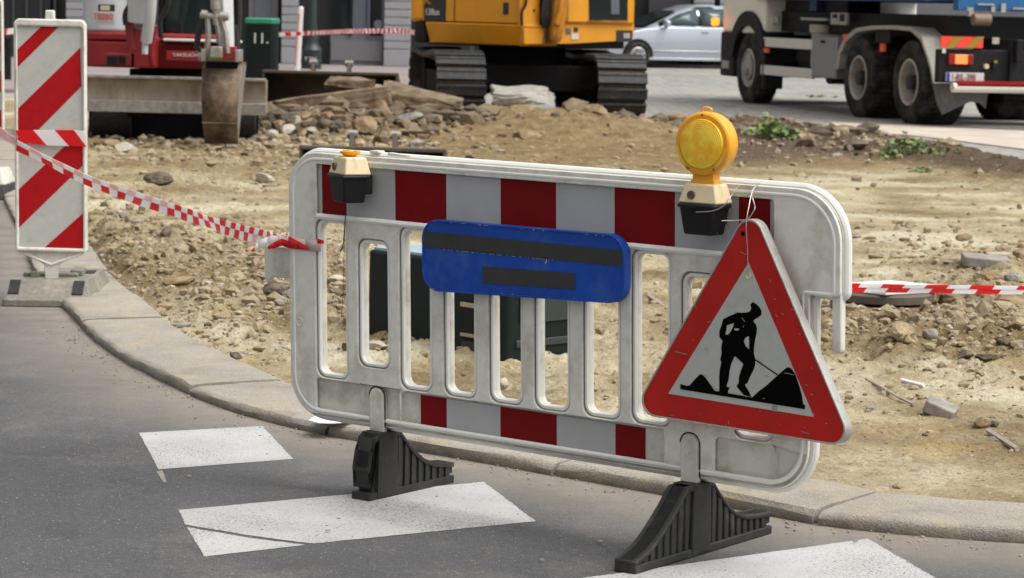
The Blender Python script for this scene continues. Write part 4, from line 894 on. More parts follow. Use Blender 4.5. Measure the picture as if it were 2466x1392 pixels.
rock('dark chunk between cobbles of the heap', 832, 292, 44, 30, M_rockd, 'rock', 26.9, .25)
rock('small tan stone below the heap above the near bucket', 812, 338, 56, 14, M_rockb, 'rock', 25.4, .2)
for i, (x, y, w_, h_, t, m, lb_) in enumerate([(655, 330, 46, 24, -28, M_rocklight, 'white end of a broken paving stone on the left of the heap'), (712, 303, 24, 26, 10, M_rocklight, 'round white stone standing in the rubble'),
        (752, 326, 30, 22, 20, M_rocklight, 'white pebble-like stone at the right of the broken pavers'), (728, 330, 50, 16, -35, M_rockb, 'narrow tan brick tilted between white stones'),
        (690, 322, 40, 24, -20, M_rocklight, 'pale paver leaning in the rubble'), (775, 312, 44, 30, 10, M_rockd, 'dark brown stone at the edge of the broken pavers'), (735, 288, 38, 22, 0, M_rockb, 'brown pebble on top of the broken pavers'),
        (640, 345, 40, 16, 0, M_rocklight, 'flat pale shard at the lowest left of the heap'), (668, 308, 40, 20, -12, M_rockb, 'tan shard behind the broken pavers')]):
    rock(lb_, x, y, w_, h_, m, 'rock', 25.9 - .004 * (y - 300), .2, (0, r_(t), .3), .6, 8, .1, .02)
# nearer stones
rock('dark flat rock on pale sand behind the tape', 385, 440, 86, 36, M_rockd, 'rock', None, .25, rough=.05)
rock('small white stone on the sand left of the near bucket', 612, 405, 30, 16, M_rocklight, 'rock')
rock('round pale flat stone left of the barrier top', 636, 440, 56, 32, M_rocklight, 'rock', None, .2)
rock('pale boulder half buried behind the beacon', 300, 372, 56, 32, M_rocklight, 'rock', None, .3)
rock('dark upright clod below the middle of the tape', 395, 580, 34, 38, M_rockd, 'rock', None, .12)
rock('brown stone in the clods below the tape', 465, 606, 40, 28, M_rockb, 'rock', None, .12)
rock('flat reddish stone among clods left of the barrier', 425, 695, 84, 26, M_rockb, 'rock', None, .16, (0, r_(-6), 0))
rock('broken dark earth lump under the left hinge tab of the barrier', 655, 716, 94, 44, M_rockd, 'rock', None, .2, rough=.07)
rock('small black stone near the kerb left of the barrier', 566, 866, 34, 20, M_rockd, 'rock', None)
rock('pale stone seen through the first slot of the barrier', 800, 700, 62, 46, M_rocklight, 'rock', None, .2)
rock('dark piece below the pale stone in the first slot', 806, 716, 50, 26, M_rockd, 'rock', None, .12)
rock('white shard seen through the fourth slot under the blue sign', 1210, 936, 30, 30, M_rocklight, 'rock', None, .08)
rock('dark little stone beside the fallen bin', 836, 845, 30, 26, M_rockd, 'rock', None)
rock('flat white stone left of the fallen green bin', 905, 842, 60, 22, M_rocklight, 'rock', None, .12)
paver('rounded grey paver lying flat on the sand right of the triangular sign', 2270, 1004, 76, .045, M_rockg, ln=.10, tilt=(r_(6), r_(20), -.3))
rock('broken reddish half paver standing beside the rounded paver', 2368, 1030, 48, 40, M_rockb, 'rock', None, .06, (0, 0, .3), .6, 8)
rock('brown pebble behind the broken half paver', 2395, 1030, 26, 18, M_rockd, 'rock', None)
paver('dark grey paving block on the sand at the right', 2385, 650, 112, .055, M_rockg, ln=.30, tilt=(0, r_(3), -.1))
paver('white broken tile behind the dark grey paving block', 2412, 622, 62, .03, M_rocklight, ln=.12)
rock('tan boulder cut by the right edge behind the tape', 2462, 632, 56, 40, M_rockb, 'rock', None, .2)
rock('long brown stone just above the right-hand tape', 2378, 686, 92, 40, M_rockb, 'rock', None, .22)
rock('grey-brown stone at the right end above the tape', 2434, 686, 44, 44, M_rockg, 'rock', None, .15)
rock('round tan stone just below the tape behind the mound', 2290, 738, 74, 32, M_rockb, 'rock', None, .2)
rock('grey flat-topped stone standing behind the sand mound', 2343, 756, 46, 30, M_rockg, 'rock', None, .1, planes=8, flat=.6)
rock('brown boulder under the tape at the right edge', 2425, 752, 90, 46, M_rockb, 'rock', None, .2)
rock('grey angular stone stuck in the sand mound', 2240, 824, 42, 44, M_rockg, 'rock', None, .1, (0, r_(30), .2), .6, 8)
rock('dark round stone at the foot of the sand mound', 2325, 866, 44, 26, M_rockd, 'rock', None, .09)
rock('brown stone right of the dark round stone', 2382, 872, 62, 24, M_rockd, 'rock', None, .1)
rock('dark slab edge sticking out on the right of the mound', 2420, 836, 52, 22, M_rockd, 'rock', None, .1, (0, r_(15), 0))
rock('big tan clod on the left flank of the sand mound', 2170, 826, 70, 52, M_clod, 'rock', None, .15, rough=.08)
rock('tan clod at the right edge on the mound', 2448, 800, 60, 52, M_clod, 'rock', None, .15, rough=.08)
rock('reddish stone on pale sand left of the manhole', 2105, 690, 32, 12, M_rockb, 'rock', None)
rock('grey pebble beside the barrier right edge', 2062, 574, 26, 12, M_rockg, 'rock', None)
rock('brown stone on the flat pale sand at the right', 2322, 580, 46, 20, M_rockb, 'rock', None, .12)
rock('dark root lump among the weeds on the right', 2062, 362, 60, 30, M_rockd, 'rock', None, .3, rough=.09)
rock('pale shard leaning at the left of the weeds', 1785, 292, 34, 26, M_rockg, 'rock', None, .1, (0, r_(-40), 0), .6, 8)
rock('pale stone between the two weed clumps', 2050, 366, 22, 24, M_rocklight, 'rock', None, .1, (0, r_(-40), 0), .6, 8)
for i, (x, y, w_, h_, lb_) in enumerate([(240, 330, 60, 26, 'brown lump under the left part of the dozer blade'), (255, 352, 70, 20, 'clod before the left part of the blade'), (515, 362, 40, 12, 'flat shard under the digging bucket')]):
    rock(lb_, x, y, w_, h_, M_rockb, 'rock', None, .2)
# buried timber edge
p0 = ground(440, 362); p1 = ground(735, 372)
mb = MB(); c0 = D(588, 370, 24.6); mb.box((0, 0, 0), (1.14, .26, .075), (0, 0, 0)); o = mb.build('timber_plank', M_wood, None, bevel=.01); o.location = (c0.x, c0.y, .055); o.rotation_euler = (0, r_(1.5), r_(-2)); tag(o, 'weathered plank half buried in sand below the digging bucket', 'plank')
mb = MB(); c0 = ground(2180, 955); mb.tube(bez([ground(2085, 918) + Vector((0, 0, .01)), ground(2120, 940) + Vector((0, 0, .016)), ground(2160, 963) + Vector((0, 0, .014)), ground(2200, 980) + Vector((0, 0, .01))]), .006, 6); o = mb.build('thin_stick', M_rocklight, None); tag(o, 'thin pale stick lying on sand right of the triangular sign', 'stick', 'thin sticks on the sand')
mb = MB(); mb.tube([ground(2380, 1045) + Vector((0, 0, .012)), ground(2450, 1090) + Vector((0, 0, .012))], .010, 5); o = mb.build('thin_stick', M_rocklight, None); tag(o, 'pale splinter of wood at the right edge near the pavers', 'stick', 'thin sticks on the sand')
mb = MB(); mb.tube([ground(2172, 921) + Vector((0, 0, .01)), ground(2225, 935) + Vector((0, 0, .01))], .008, 5); o = mb.build('thin_stick', M_paper, None); tag(o, 'short white stick at the foot of the sand mound', 'stick', 'thin sticks on the sand')
mb = MB(); mb.tube([ground(1562, 715) + Vector((0, 0, .01)), ground(1610, 750) + Vector((0, 0, .01))], .012, 5); o = mb.build('thin_stick', M_rocklight, None); tag(o, 'pale stick seen through the barrier slot left of the triangular sign', 'stick', 'thin sticks on the sand')

# gravel and clods that nobody could count
def scatter(name, n, m, areas, smin, smax, seed, zsq=.6):
    rs = np.random.RandomState(seed); base = bmesh.new(); bmesh.ops.create_icosphere(base, subdivisions=1, radius=1)
    bv = np.array([tuple(v.co) for v in base.verts]); bf = np.array([[v.index for v in f.verts] for f in base.faces]); base.free()
    X_, Y_ = [], []
    wts = np.array([a[4] for a in areas], float); wts /= wts.sum(); ch = rs.choice(len(areas), n, p=wts)
    for a in range(len(areas)):
        k = int((ch == a).sum()); x0, y0, sx, sy, _ = areas[a]
        X_.append(rs.normal(x0, sx, k)); Y_.append(rs.normal(y0, sy, k))
    X_ = np.concatenate(X_); Y_ = np.concatenate(Y_)
    ok = (Y_ > kerb_inner_y(X_) + .02) & (Y_ < np.interp(X_, BX, BY) - .1) & (np.abs(X_) < .27 * Y_); X_, Y_ = X_[ok], Y_[ok]
    Z_ = terrain(X_, Y_)[0]; N = len(X_)
    S = (smin + (smax - smin) * rs.rand(N) ** 3.2) * np.clip(Y_ / 13, .7, 1.8)
    V = bv[None] * (1 + rs.uniform(-.38, .38, (N, len(bv), 1))); V = V * (S[:, None, None] * rs.uniform(.6, 1.3, (N, 1, 3)))
    V[:, :, 2] *= zsq; th = rs.rand(N) * 6.28; c_, s_ = np.cos(th)[:, None], np.sin(th)[:, None]
    x = V[:, :, 0] * c_ - V[:, :, 1] * s_ + X_[:, None]; y = V[:, :, 0] * s_ + V[:, :, 1] * c_ + Y_[:, None]; z = V[:, :, 2] + (Z_ + S * .2)[:, None]
    P = np.stack([x, y, z], -1).reshape(-1, 3); Fq = (bf[None] + (np.arange(N) * len(bv))[:, None, None]).reshape(-1, 3)
    me = bpy.data.meshes.new(name); me.from_pydata(P.tolist(), [], Fq.tolist()); me.materials.append(m)
    o = bpy.data.objects.new(name, me); COL.objects.link(o); o['kind'] = 'stuff'; return o
AR = [(-1.7, 13.5, .8, 1.2, 3), (-1.1, 11.6, .5, .9, 2.5), (-2.7, 15, .6, 1.5, 1.5), (1.9, 11.3, .5, .7, 2.5), (2.5, 11.9, .4, .7, 2), (.3, 11.5, 1.2, 1.2, 1.5), (1.5, 9.6, .8, .9, 1), (3.6, 27.8, .8, 2.0, 1.5), (-2.3, 25.5, .9, 1.4, 2.2), (0, 18, 3.5, 5, 2.6), (2.9, 14.5, .6, 1.4, 1.3), (-2.5, 22, 1.2, 2, 1.2)]
scatter('gravel', 3800, M_gravel, AR, .004, .022, 3)
scatter('pale_gravel', 900, M_rocklight, AR, .004, .020, 8)
scatter('soil_clods', 9000, M_clod, AR, .006, .036, 5, .75)
MOUND = [(2.0, 11.1, .34, .45, 3), (2.55, 11.4, .4, .5, 3), (1.5, 11.3, .25, .4, 1), (-1.6, 13.3, .6, .8, 3), (-1.0, 12.0, .35, .5, 1.5)]
scatter('rubble_chunks', 900, M_clod, MOUND, .010, .055, 12, .8)
scatter('crumbled_soil', 3500, M_clod, MOUND, .004, .022, 16, .8)
scatter('mixed_rubble', 260, M_rockg, AR[:7] + AR[7:11], .012, .042, 14, .6)
HEAP = [(-1.9, 27.2, .55, .5, 2), (-2.5, 26.8, .35, .5, 2), (-1.0, 27.3, .5, .6, 1), (1.5, 28.6, .6, .5, .5), (3.3, 28.6, .5, 1.2, .5)]
scatter('heap_rubble', 380, M_slab, HEAP, .02, .10, 21, .6)
scatter('heap_stones', 240, M_rockd, HEAP, .02, .08, 22, .7)
scatter('dark_gravel', 700, M_rockd, AR, .004, .020, 9)
# grit on the road by the kerb
rs = np.random.RandomState(2); mb = MB(); rnd = random.Random(9)
for k in range(420):
    s = rnd.uniform(j0 - 5, j0 + 2.5); o_ = -abs(rnd.gauss(0, .09)) - .006; p = kp(s, o_); r0_ = rnd.uniform(.0012, .0045); a = rnd.random() * 3
    mb.box((p.x, p.y, r0_ * .5 + .001), (r0_ * 2, r0_ * 1.3, r0_), (0, 0, a))
for k in range(160):
    p = Vector((rnd.uniform(-1.6, 1.6), rnd.uniform(6.4, 8.6), 0)); r0_ = rnd.uniform(.001, .003)
    mb.box((p.x, p.y, r0_ * .5 + .005), (r0_ * 2, r0_ * 1.3, r0_), (0, 0, rnd.random() * 3))
for px, py in ((1445, 1310), (870, 1136), (790, 1284), (1305, 1355), (2060, 1309), (455, 1152)):
    p = G(px, py); mb.box((p.x, p.y, .008), (.013, .008, .004), (0, 0, .5))
o = mb.build('road_grit', M_gravel, None, smooth=0); o['kind'] = 'stuff'
# litter at the kerb
pp = [G(x, y, z) for x, y, z in ((742, 1014, .053), (756, 1005, .054), (795, 1001, .054), (858, 1012, .054), (832, 1019, .054), (796, 1021, .053), (766, 1020, .053))]
mb = MB(); mb.add([tuple(p) for p in pp] + [(p.x, p.y, p.z + .004) for p in pp], [tuple(range(7)), tuple(reversed(range(7, 14)))] + [(i, (i + 1) % 7, 7 + (i + 1) % 7, 7 + i) for i in range(7)]); o = mb.build('white_paper', M_paper, None, bevel=.002); tag(o, 'flattened white litter on the kerb under the left end of the barrier', 'litter')

# weeds
def weed(name, label, px, py, wd, n, ls, h, seed, cat='weed'):
    rn = random.Random(seed); c = ground(px, py); root = thing(name, label, cat, (c.x, c.y, c.z), 0, 'weeds on the site' if cat == 'weed' else None); lm = MB(); sm_ = MB()
    for k in range(n):
        x, y = rn.gauss(0, wd * .33), rn.gauss(0, .14); zz = tz(c.x + x, c.y + y) - c.z; hh = rn.uniform(.25, 1) * h * max(.25, 1 - abs(x) / (wd * .75))
        lx, ly = x + rn.gauss(0, .03), y + rn.gauss(0, .03); lm.tube([(x, y, zz - .01), ((x + lx) / 2, (y + ly) / 2, zz + hh * .6), (lx, ly, zz + hh)], .003, 4)
        for q in range(3):
            R = Euler((rn.uniform(-1.0, .6), rn.uniform(-.8, .8), rn.uniform(0, 6.28))).to_matrix(); L_ = ls * rn.uniform(.6, 1.25); W_ = L_ * rn.uniform(.35, .5)
            P = [Vector((0, 0, 0)), Vector((W_, L_ * .35, .15 * L_)), Vector((W_ * .6, L_ * .8, .1 * L_)), Vector((0, L_ * 1.1, -.05 * L_)), Vector((-W_ * .6, L_ * .8, .1 * L_)), Vector((-W_, L_ * .35, .15 * L_)), Vector((0, L_ * .5, -.02 * L_))]
            P = [R @ p + Vector((lx, ly, zz + hh)) for p in P]; lm.add(P, [(0, 1, 6), (1, 2, 6), (2, 3, 6), (3, 4, 6), (4, 5, 6), (5, 0, 6)])
    lm.build('leaves', M_leaf, root, smooth=0, fix=False)
weed('weed_clump', 'green weed clump on the dirt ridge before the front wheel of the truck', 1850, 332, .46, 40, .085, .22, 1)
weed('weed_clump', 'wider green weed clump on the dirt ridge before the rear wheels of the truck', 2185, 375, .60, 60, .055, .17, 2)
weed('weed_clump', 'tiny tuft of green weeds below the wider clump', 2225, 414, .20, 22, .03, .03, 3)
weed('weed_clump', 'small yellowish weeds on the cobbles under the truck', 1965, 238, .5, 26, .07, .04, 4)
weed('moss_tuft', 'bit of moss in the kerb joint right of the barrier', 1973, 1252, .03, 16, .010, .012, 6, 'moss')

# manhole
mc = ground(2185, 790); MZ = .02
mh = thing('manhole_cover', 'round dark manhole frame in a hollow behind the sand mound, under the right-hand tape', 'manhole', (1.80, 12.45, MZ))
mb = MB(); mb.cyl((0, 0, -.06), (0, 0, .05), .25, seg=40); mb.build('brick_shaft', mat('brick_red', (.22, .10, .07), .9, var=.3, dirt=(.3, .24, .16), damt=.5), mh)
mb = MB(); mb.lathe([(0, .11), (.235, .11), (.25, .10), (.25, .065), (.23, .06), (0, .06)], (0, 0, 0), (0, 0, 1), 40); mb.build('iron_lid', M_bucket, mh)
wb = thing('white_board', 'thin white board lying on the manhole cover with one corner towards the road', 'board', (1.78, 12.35, MZ + .113))
mb = MB(); mb.prism([(-.30, .1), (.0, -.16), (.42, .12), (.1, .36)], 0, .018); mb.build('board_sheet', M_paper, wb, bevel=.002)

# ------------------------------------------------------------------ fallen street bin behind the barrier
fbn = thing('fallen_litter_bin', 'dark green street bin lying on its side on the sand behind the barrier', 'bin', (0, 0, 0))
A = G(880, 820, .03); B_ = G(1218, 878, .03); C_ = G(1362, 848, .03)
ux = (B_ - A); ux.z = 0; Lx = ux.length; ux.normalize(); uy = (C_ - B_); uy.z = 0; Ly = uy.length; uy.normalize()
fbn.matrix_world = frame_mat((A.x, A.y, .03), ux, uy)
hb = .39
mb = MB(); mb.prism(rounded([(0, 0, .03), (Lx, 0, .03), (Lx, Ly, .03), (0, Ly, .03)], 4), 0, hb); mb.build('bin_body', M_greenbin, fbn, bevel=.012)
mb = MB(); mb.box((Lx * .5, Ly * .5, hb + .004), (Lx * .96, Ly * .9, .012)); mb.build('top_sheet', mat('pale_blue_sheet', (.36, .50, .54), .3, var=.1), fbn)
zA = lambda px, py: None
def binface(px, py):
    r = ray(px, py); n = Vector((uy.x, uy.y, 0)); O = Vector((A.x, A.y, .03)); t = (O - CAM).dot(n) / r.dot(n); p = CAM + r * t - O; return p.dot(ux), p.z
x0, z0 = binface(1187, 720); x1, z1 = binface(1236, 800)
mb = MB(); mb.box(((x0 + x1) / 2, -.003, (z0 + z1) / 2), (x1 - x0, .01, abs(z0 - z1))); mb.build('opening', M_dark, fbn)
for (a, b, c, d) in ((1187, 720, 1234, 735), (1187, 793, 1238, 806)):
    x0, z0 = binface(a, b); x1, z1 = binface(c, d); mb = MB(); mb.box(((x0 + x1) / 2, -.006, (z0 + z1) / 2), (x1 - x0, .012, abs(z0 - z1))); mb.build('beige_band', M_beige if False else M_wood, fbn)
x0, z0 = binface(1190, 812); x1, z1 = binface(1232, 836); mb = MB(); mb.box(((x0 + x1) / 2, -.004, (z0 + z1) / 2), (x1 - x0, .008, abs(z0 - z1))); mb.build('grey_sticker', M_tapegrey, fbn)
mb = MB(); mb.box((Lx + .004, Ly * .5, hb * .62), (.012, Ly * .72, hb * .42)); mb.box((Lx + .004, Ly * .5, hb * .2), (.012, Ly * .8, .03)); mb.build('lid_panel', mat('bin_lid_grey', (.03, .036, .035), .5), fbn, bevel=.003)

# ------------------------------------------------------------------ digging bucket, ditching buckets
def grading_bucket(label, c, w_, h_, dp, yaw, ear_dx, earh, tip=0, group=None):
    r = thing('ditching_bucket', label, 'bucket', c, yaw, 'ditching buckets lying on the site'); 
    # trough open towards the camera: rounded back
    arc = [(dp * .5 - dp * 1.0 * math.cos(a) * 0 - dp * .0, 0) for a in (0,)]
    P = []; n = 12
    for i in range(n + 1):
        a = math.pi * 1.0 * i / n; P.append((dp * .5 * math.sin(a) + 0, h_ * .5 - h_ * .5 * math.cos(a)))
    mb = MB()
    for i in range(n):
        (y0, z0), (y1, z1) = P[i], P[i + 1]
        mb.add([(-w_ / 2, y0, z0), (w_ / 2, y0, z0), (w_ / 2, y1, z1), (-w_ / 2, y1, z1)], [(0, 1, 2, 3)])
    sh_ = mb.build('shell', M_bucket, r, fix=False, weld=True, smooth=60); so = sh_.modifiers.new('s', 'SOLIDIFY'); so.thickness = .025
    mb = MB(); mb.box((0, -.03, h_), (w_, .12, .03)); mb.box((0, -.03, .01), (w_, .10, .03)); mb.build('lip', M_bucket, r, bevel=.005)
    for sx in (-1, 1):
        mb = MB(); mb.prism([(-.08, -.01), (P[n // 2][0] + .01, h_ * .25), (P[n // 2][0] + .02, h_ * .75), (0, h_ + .015), (-.08, h_ + .015)], sx * w_ / 2 - .012, sx * w_ / 2 + .012, 'x'); mb.build('side_plate', M_bucket, r)
    for sx in (-1, 1):
        mb = MB(); x = sx * ear_dx / 2; mb.prism([(-.04, h_), (.16, h_), (.10, h_ + earh), (.02, h_ + earh)], x - .02, x + .02, 'x'); mb.build('ear_plate', M_bucket, r, bevel=.004)
        mb = MB(); mb.cyl((x - .045, .06, h_ + earh * .88), (x + .045, .06, h_ + earh * .88), .035, seg=18); mb.build('ear_boss', M_steel, r)
    return r
c = D(795, 262, 28.9); zz = c.z
zt_ = D(795, 175, 28.9).z; zb_ = D(795, 268, 28.9).z
grading_bucket('wide dark ditching bucket with two white-ended pins lying behind the rubble heap', (c.x, 28.9, zb_), 320 / 214., zt_ - zb_, .6, r_(-2), 86 / 214., .12)
c = D(898, 392, 21.5); zt_ = D(898, 358, 21.5).z
grading_bucket('dark ditching bucket with two upright ears just behind the barrier top', (c.x, 21.5, .03), 345 / 288., zt_ - .03, .5, r_(-1), 103 / 288., .13)

# ------------------------------------------------------------------ mini excavator (red and white), facing the camera
me_ = thing('mini_excavator', 'small red and white tracked excavator facing the road behind its dozer blade', 'excavator', (D(385, 340, 26.5).x, 25.9, .0))
MX, MY = me_.location.x, 25.9
def ml(px, py, dep): p = D(px, py, dep); return (p.x - MX, p.y - MY, p.z)
def mbox(mb, x0, y0, x1, y1, dep, thick, mi=0):
    a = ml(x0, y0, dep); b = ml(x1, y1, dep); mb.box(((a[0] + b[0]) / 2, a[1] + thick / 2, (a[2] + b[2]) / 2), (abs(b[0] - a[0]), thick, abs(a[2] - b[2]))); return mb
# blade
dB = 24.3
mb = MB(); a = ml(150, 182, dB); b = ml(640, 274, dB); W2 = (b[0] - a[0]) / 2; xm = (a[0] + b[0]) / 2; n = 8; zt_, zb_ = a[2], b[2]
sec = [(a[1] + .10 - .10 * math.sin(math.pi * k / n) * 1.0 - 0, zb_ + (zt_ - zb_) * k / n) for k in range(n + 1)]
sec = [(a[1] - .02 + .03 * math.sin(math.pi * k / n), zb_ + (zt_ - zb_) * k / n) for k in range(n + 1)]
poly = sec + [(a[1] + .14, zt_), (a[1] + .14, zb_)]
mb.prism(poly, xm - W2, xm + W2, 'x'); mb.build('dozer_blade', M_blade, me_, bevel=.006)
mb = MB(); mb.box((xm, a[1] - .03, zt_ + .004), (W2 * 2, .05, .028)); mb.box((xm, a[1] - .04, zb_ + .04), (W2 * 2 + .01, .03, .11)); mb.build('blade_edge', M_steel, me_, bevel=.004)
mb = MB()
for sx in (-.45, .45): mb.box((xm + sx, a[1] + .75, .42), (.12, 1.3, .14), (.05, 0, 0))
mb.split('blade_arm', M_frame, me_)
# undercarriage
for sx in (-1, 1):
    mb = MB(); mb.prism(rounded([(-.35, .03, .24), (1.35, .03, .24), (1.35, .56, .25), (-.35, .56, .25)], 6), xm + sx * .62 - .2, xm + sx * .62 + .2, 'x'); mb.build('rubber_track', M_rubber, me_, bevel=.02)
mb = MB(); mb.box((xm, .4, .29), (1.70, 1.0, .46)); mb.cyl((xm, .3, .5), (xm, .3, .72), .45, seg=28); mb.build('undercarriage', M_frame, me_)
# upper body: footprint rounded
dU = 25.5; l = ml(192, 160, dU)[0]; rgt = ml(578, 160, dU)[0]; zlow = ml(300, 163, dU)[2]; zmid = ml(300, 98, dU)[2]; zred = ml(300, 78, dU)[2]; ztop = 2.0
foot_ = rounded([(l, -.4, .22), (rgt, -.4, .12), (rgt, 1.4, .5), (l, 1.4, .5)], 8)
mb = MB(); mb.prism(foot_, zlow, zmid - .006); mb.build('lower_body', M_minired, me_, bevel=.02)
ft2 = rounded([(l + .01, -.41, .22), (rgt, -.41, .12), (rgt, 1.41, .5), (l + .01, 1.41, .5)], 8); mb = MB(); mb.prism(ft2, zmid, zred); mb.build('red_band', M_minired, me_, bevel=.02)
ce = ml(312, 40, dU)[0]
ft3 = rounded([(l + .02, -.38, .25), (ce, -.38, .18), (ce, 1.2, .2), (l + .02, 1.2, .4)], 8); mb = MB(); mb.prism(ft3, zred, ztop * .86); wc = mb.build('side_cover', M_miniwhite, me_, bevel=.03, seg=3)
mb = MB(); mb.prism(rounded([(l + .05, .9, .2), (rgt - .02, .9, .2), (rgt - .02, 1.42, .4), (l + .05, 1.42, .4)], 6), zred, 1.75); mb.build('counterweight', M_miniwhite, me_, bevel=.03)
mb = MB(); mbox(mb, 236, 10, 276, 28, dU - .41 + .0, .02); mb.build('work_light_recess', M_tapegrey, me_, bevel=.004)
mb = MB(); mbox(mb, 242, 13, 264, 25, dU - .43 + .0, .015); mb.build('reflector_lamp', M_beige, me_)
mb = MB(); mbox(mb, 223, 32, 276, 59, dU - .400, .02); mb.build('name_pad', M_miniwhite, me_, bevel=.004)
q = ml(224, 46, dU - .425); text('model_marking', 'TB260', .085, M_rfont, me_, frame_mat((q[0], q[1], q[2]), (1, 0, 0), (0, 0, 1)), .002, sx=.85)
# cab
cl0, cr0 = ml(388, 0, dU)[0], ml(572, 0, dU)[0]; zc0 = ml(420, 92, dU)[2]
mb = MB(); mbox(mb, 378, 93, 570, 104, dU - .42, .5); mb.build('cab_sill', M_miniwhite, me_, bevel=.01)
mb = MB(); mb.prism(rounded([(cl0, -.36, .06), (cr0, -.36, .06), (cr0, .9, .1), (cl0, .9, .1)], 4), zc0, 2.5); mb.build('cab_glass', M_glass, me_, bevel=.02)
mb = MB()
for x, y in ((cl0, -.37), (cr0, -.37), (cl0, .9), (cr0, .9)): mb.box((x, y, (zc0 + 2.5) / 2), (.05, .05, 2.5 - zc0))
mb.box(((cl0 + cr0) / 2, .27, 2.53), (cr0 - cl0 + .1, 1.4, .08)); mb.build('cab_frame', M_frame, me_, bevel=.01)
mb = MB(); mb.box((cl0 + .25, .35, zc0 + .35), (.45, .12, .7)); mb.build('seat', M_trubbl, me_)
q = ml(415, 133, dU - .425); text('maker_marking', 'TAKEUCHI', .045, M_wfont, me_, frame_mat((q[0], q[1], q[2] - .01), (1, 0, 0), (0, 0, 1)), .002, sx=1.2)
mb = MB(); mbox(mb, 400, 122, 478, 148, dU - .415, .03); mb.build('step_panel', M_minired, me_, bevel=.006)
# swing post and brackets
mb = MB(); mbox(mb, 250, 128, 316, 160, dU - .62, .25); mb.build('tool_bracket', M_minired, me_, bevel=.01)
mb = MB(); mbox(mb, 258, 135, 281, 155, dU - .63, .02); mbox(mb, 284, 135, 302, 155, dU - .63, .02); mb.split('bracket_opening', M_dark, me_)
mb = MB(); a0 = ml(305, 60, dU - .6); mb.tube(bez([ml(303, 36, dU - .6), ml(310, 50, dU - .6), ml(314, 85, dU - .6), ml(318, 120, dU - .6)], 5), .045, 10); mb.build('post_guard', M_minired, me_)
mb = MB(); mbox(mb, 322, 70, 372, 165, dU - .62, .4); mb.tube([ml(375, 60, dU - .6), ml(362, 110, dU - .6), ml(368, 160, dU - .6)], .035, 8); mb.build('swing_post', M_minired, me_, bevel=.015)
mb = MB(); mb.tube(bez([ml(367, -60, dU - .9), ml(362, 30, dU - .85), ml(352, 100, dU - .75)], 5), .055, 14); mb.cyl(ml(350, 95, dU - .75), ml(349, 130, dU - .75), .03); mb.build('boom_cylinder', M_miniwhite, me_)
mb = MB(); mb.tube([ml(332, 50, dU - .65), ml(340, -120, dU - .8), ml(420, -420, dU - 1.2), ml(500, -520, dU - 1.8)], [.11, .13, .14, .10], 10); mb.build('boom', M_miniwhite, me_)
mb = MB()
for k in range(3): mb.tube(bez([ml(300 + 3 * k, 60, dU - .7), ml(300 + 2 * k, 30, dU - .72), ml(322 + 4 * k, -8, dU - .75), ml(330 + 5 * k, -60, dU - .8)], 6), .016, 6)
mb.tube(bez([ml(388, 90, dU - .65), ml(386, 50, dU - .7), ml(404, 10, dU - .75), ml(408, -60, dU - .8)], 6), .025, 6); mb.split('hydraulic_hose', M_rubber, me_)
SHEARED = ('rubber_track', 'undercarriage', 'lower_body', 'red_band', 'side_cover', 'counterweight', 'cab_glass', 'cab_frame', 'seat', 'cab_sill', 'blade_arm')
for o in [c for c in COL.objects if c.parent == me_ and c.name.split('.')[0] in SHEARED]:       # the machine stands turned a little to the left
    for v in o.data.vertices: v.co.x -= .135 * (v.co.y + (.4 if 'track' not in o.name and 'carriage' not in o.name else .9))
# arm, linkage, bucket
dA = 23.5
mb = MB(); mb.tube([ml(500, -520, dA + .3), ml(525, -250, dA + .2), ml(535, -60, dA + .12), ml(546, 118, dA + .06)], [.10, .11, .10, .075], 4); mb.build('dipper_arm', M_miniwhite, me_, bevel=.01)
mb = MB(); mb.cyl(ml(514, -180, dA - .1), ml(519, 22, dA - .1), .045); mb.cyl(ml(519, 20, dA - .1), ml(521, 60, dA - .1), .03); mb.build('bucket_cylinder', M_steel, me_)
mb = MB(); mb.cyl(ml(482, 37, dA - .1), ml(551, 42, dA - .1), .028); mb.cyl(ml(485, 34, dA - .1), ml(500, 36, dA - .1), .04); mb.cyl(ml(530, 38, dA - .1), ml(548, 40, dA - .1), .04); mb.split('linkage_pin', M_steel, me_)
mb = MB()
for x0, x1, y1 in ((500, 498, 128), (520, 528, 105), (532, 548, 128)): mb.tube([ml(x0, 40, dA - .1), ml((x0 + x1) / 2 + 3, 80, dA - .12), ml(x1, y1, dA - .1)], .026, 4)
mb.split('bucket_link', M_steel, me_)
mb = MB(); mb.tube([ml(493, 38, dA - .08), ml(478, 75, dA - .05), ml(474, 112, dA), ml(492, 130, dA)], .03, 6); mb.tube([ml(565, 60, dA + .1), ml(570, 100, dA + .1), ml(568, 130, dA + .1)], .025, 6); mb.tube([ml(575, -60, dA + .2), ml(578, 40, dA + .15), ml(572, 125, dA + .1)], .02, 6); mb.split('arm_hose', M_rubber, me_)
mb = MB(); mbox(mb, 484, 118, 496, 148, dA - .12, .3); mbox(mb, 566, 120, 577, 150, dA - .12, .3); mb.cyl(ml(478, 136, dA), ml(582, 138, dA), .045); mbox(mb, 506, 112, 534, 140, dA - .2, .2); mb.build('quick_hitch', M_steel, me_, bevel=.008)
mb = MB(); mbox(mb, 536, 112, 566, 143, dA - .1, .2); mb.build('hitch_plate', M_minired, me_, bevel=.006)
mb = MB(); mbox(mb, 496, 140, 572, 166, dA, .25); mb.build('hitch_base', M_frame, me_)
bk = MB()
zt_ = ml(536, 163, dA)[2]; zb_ = ml(536, 346, dA - .15)[2]; y0 = ml(536, 250, dA)[1]
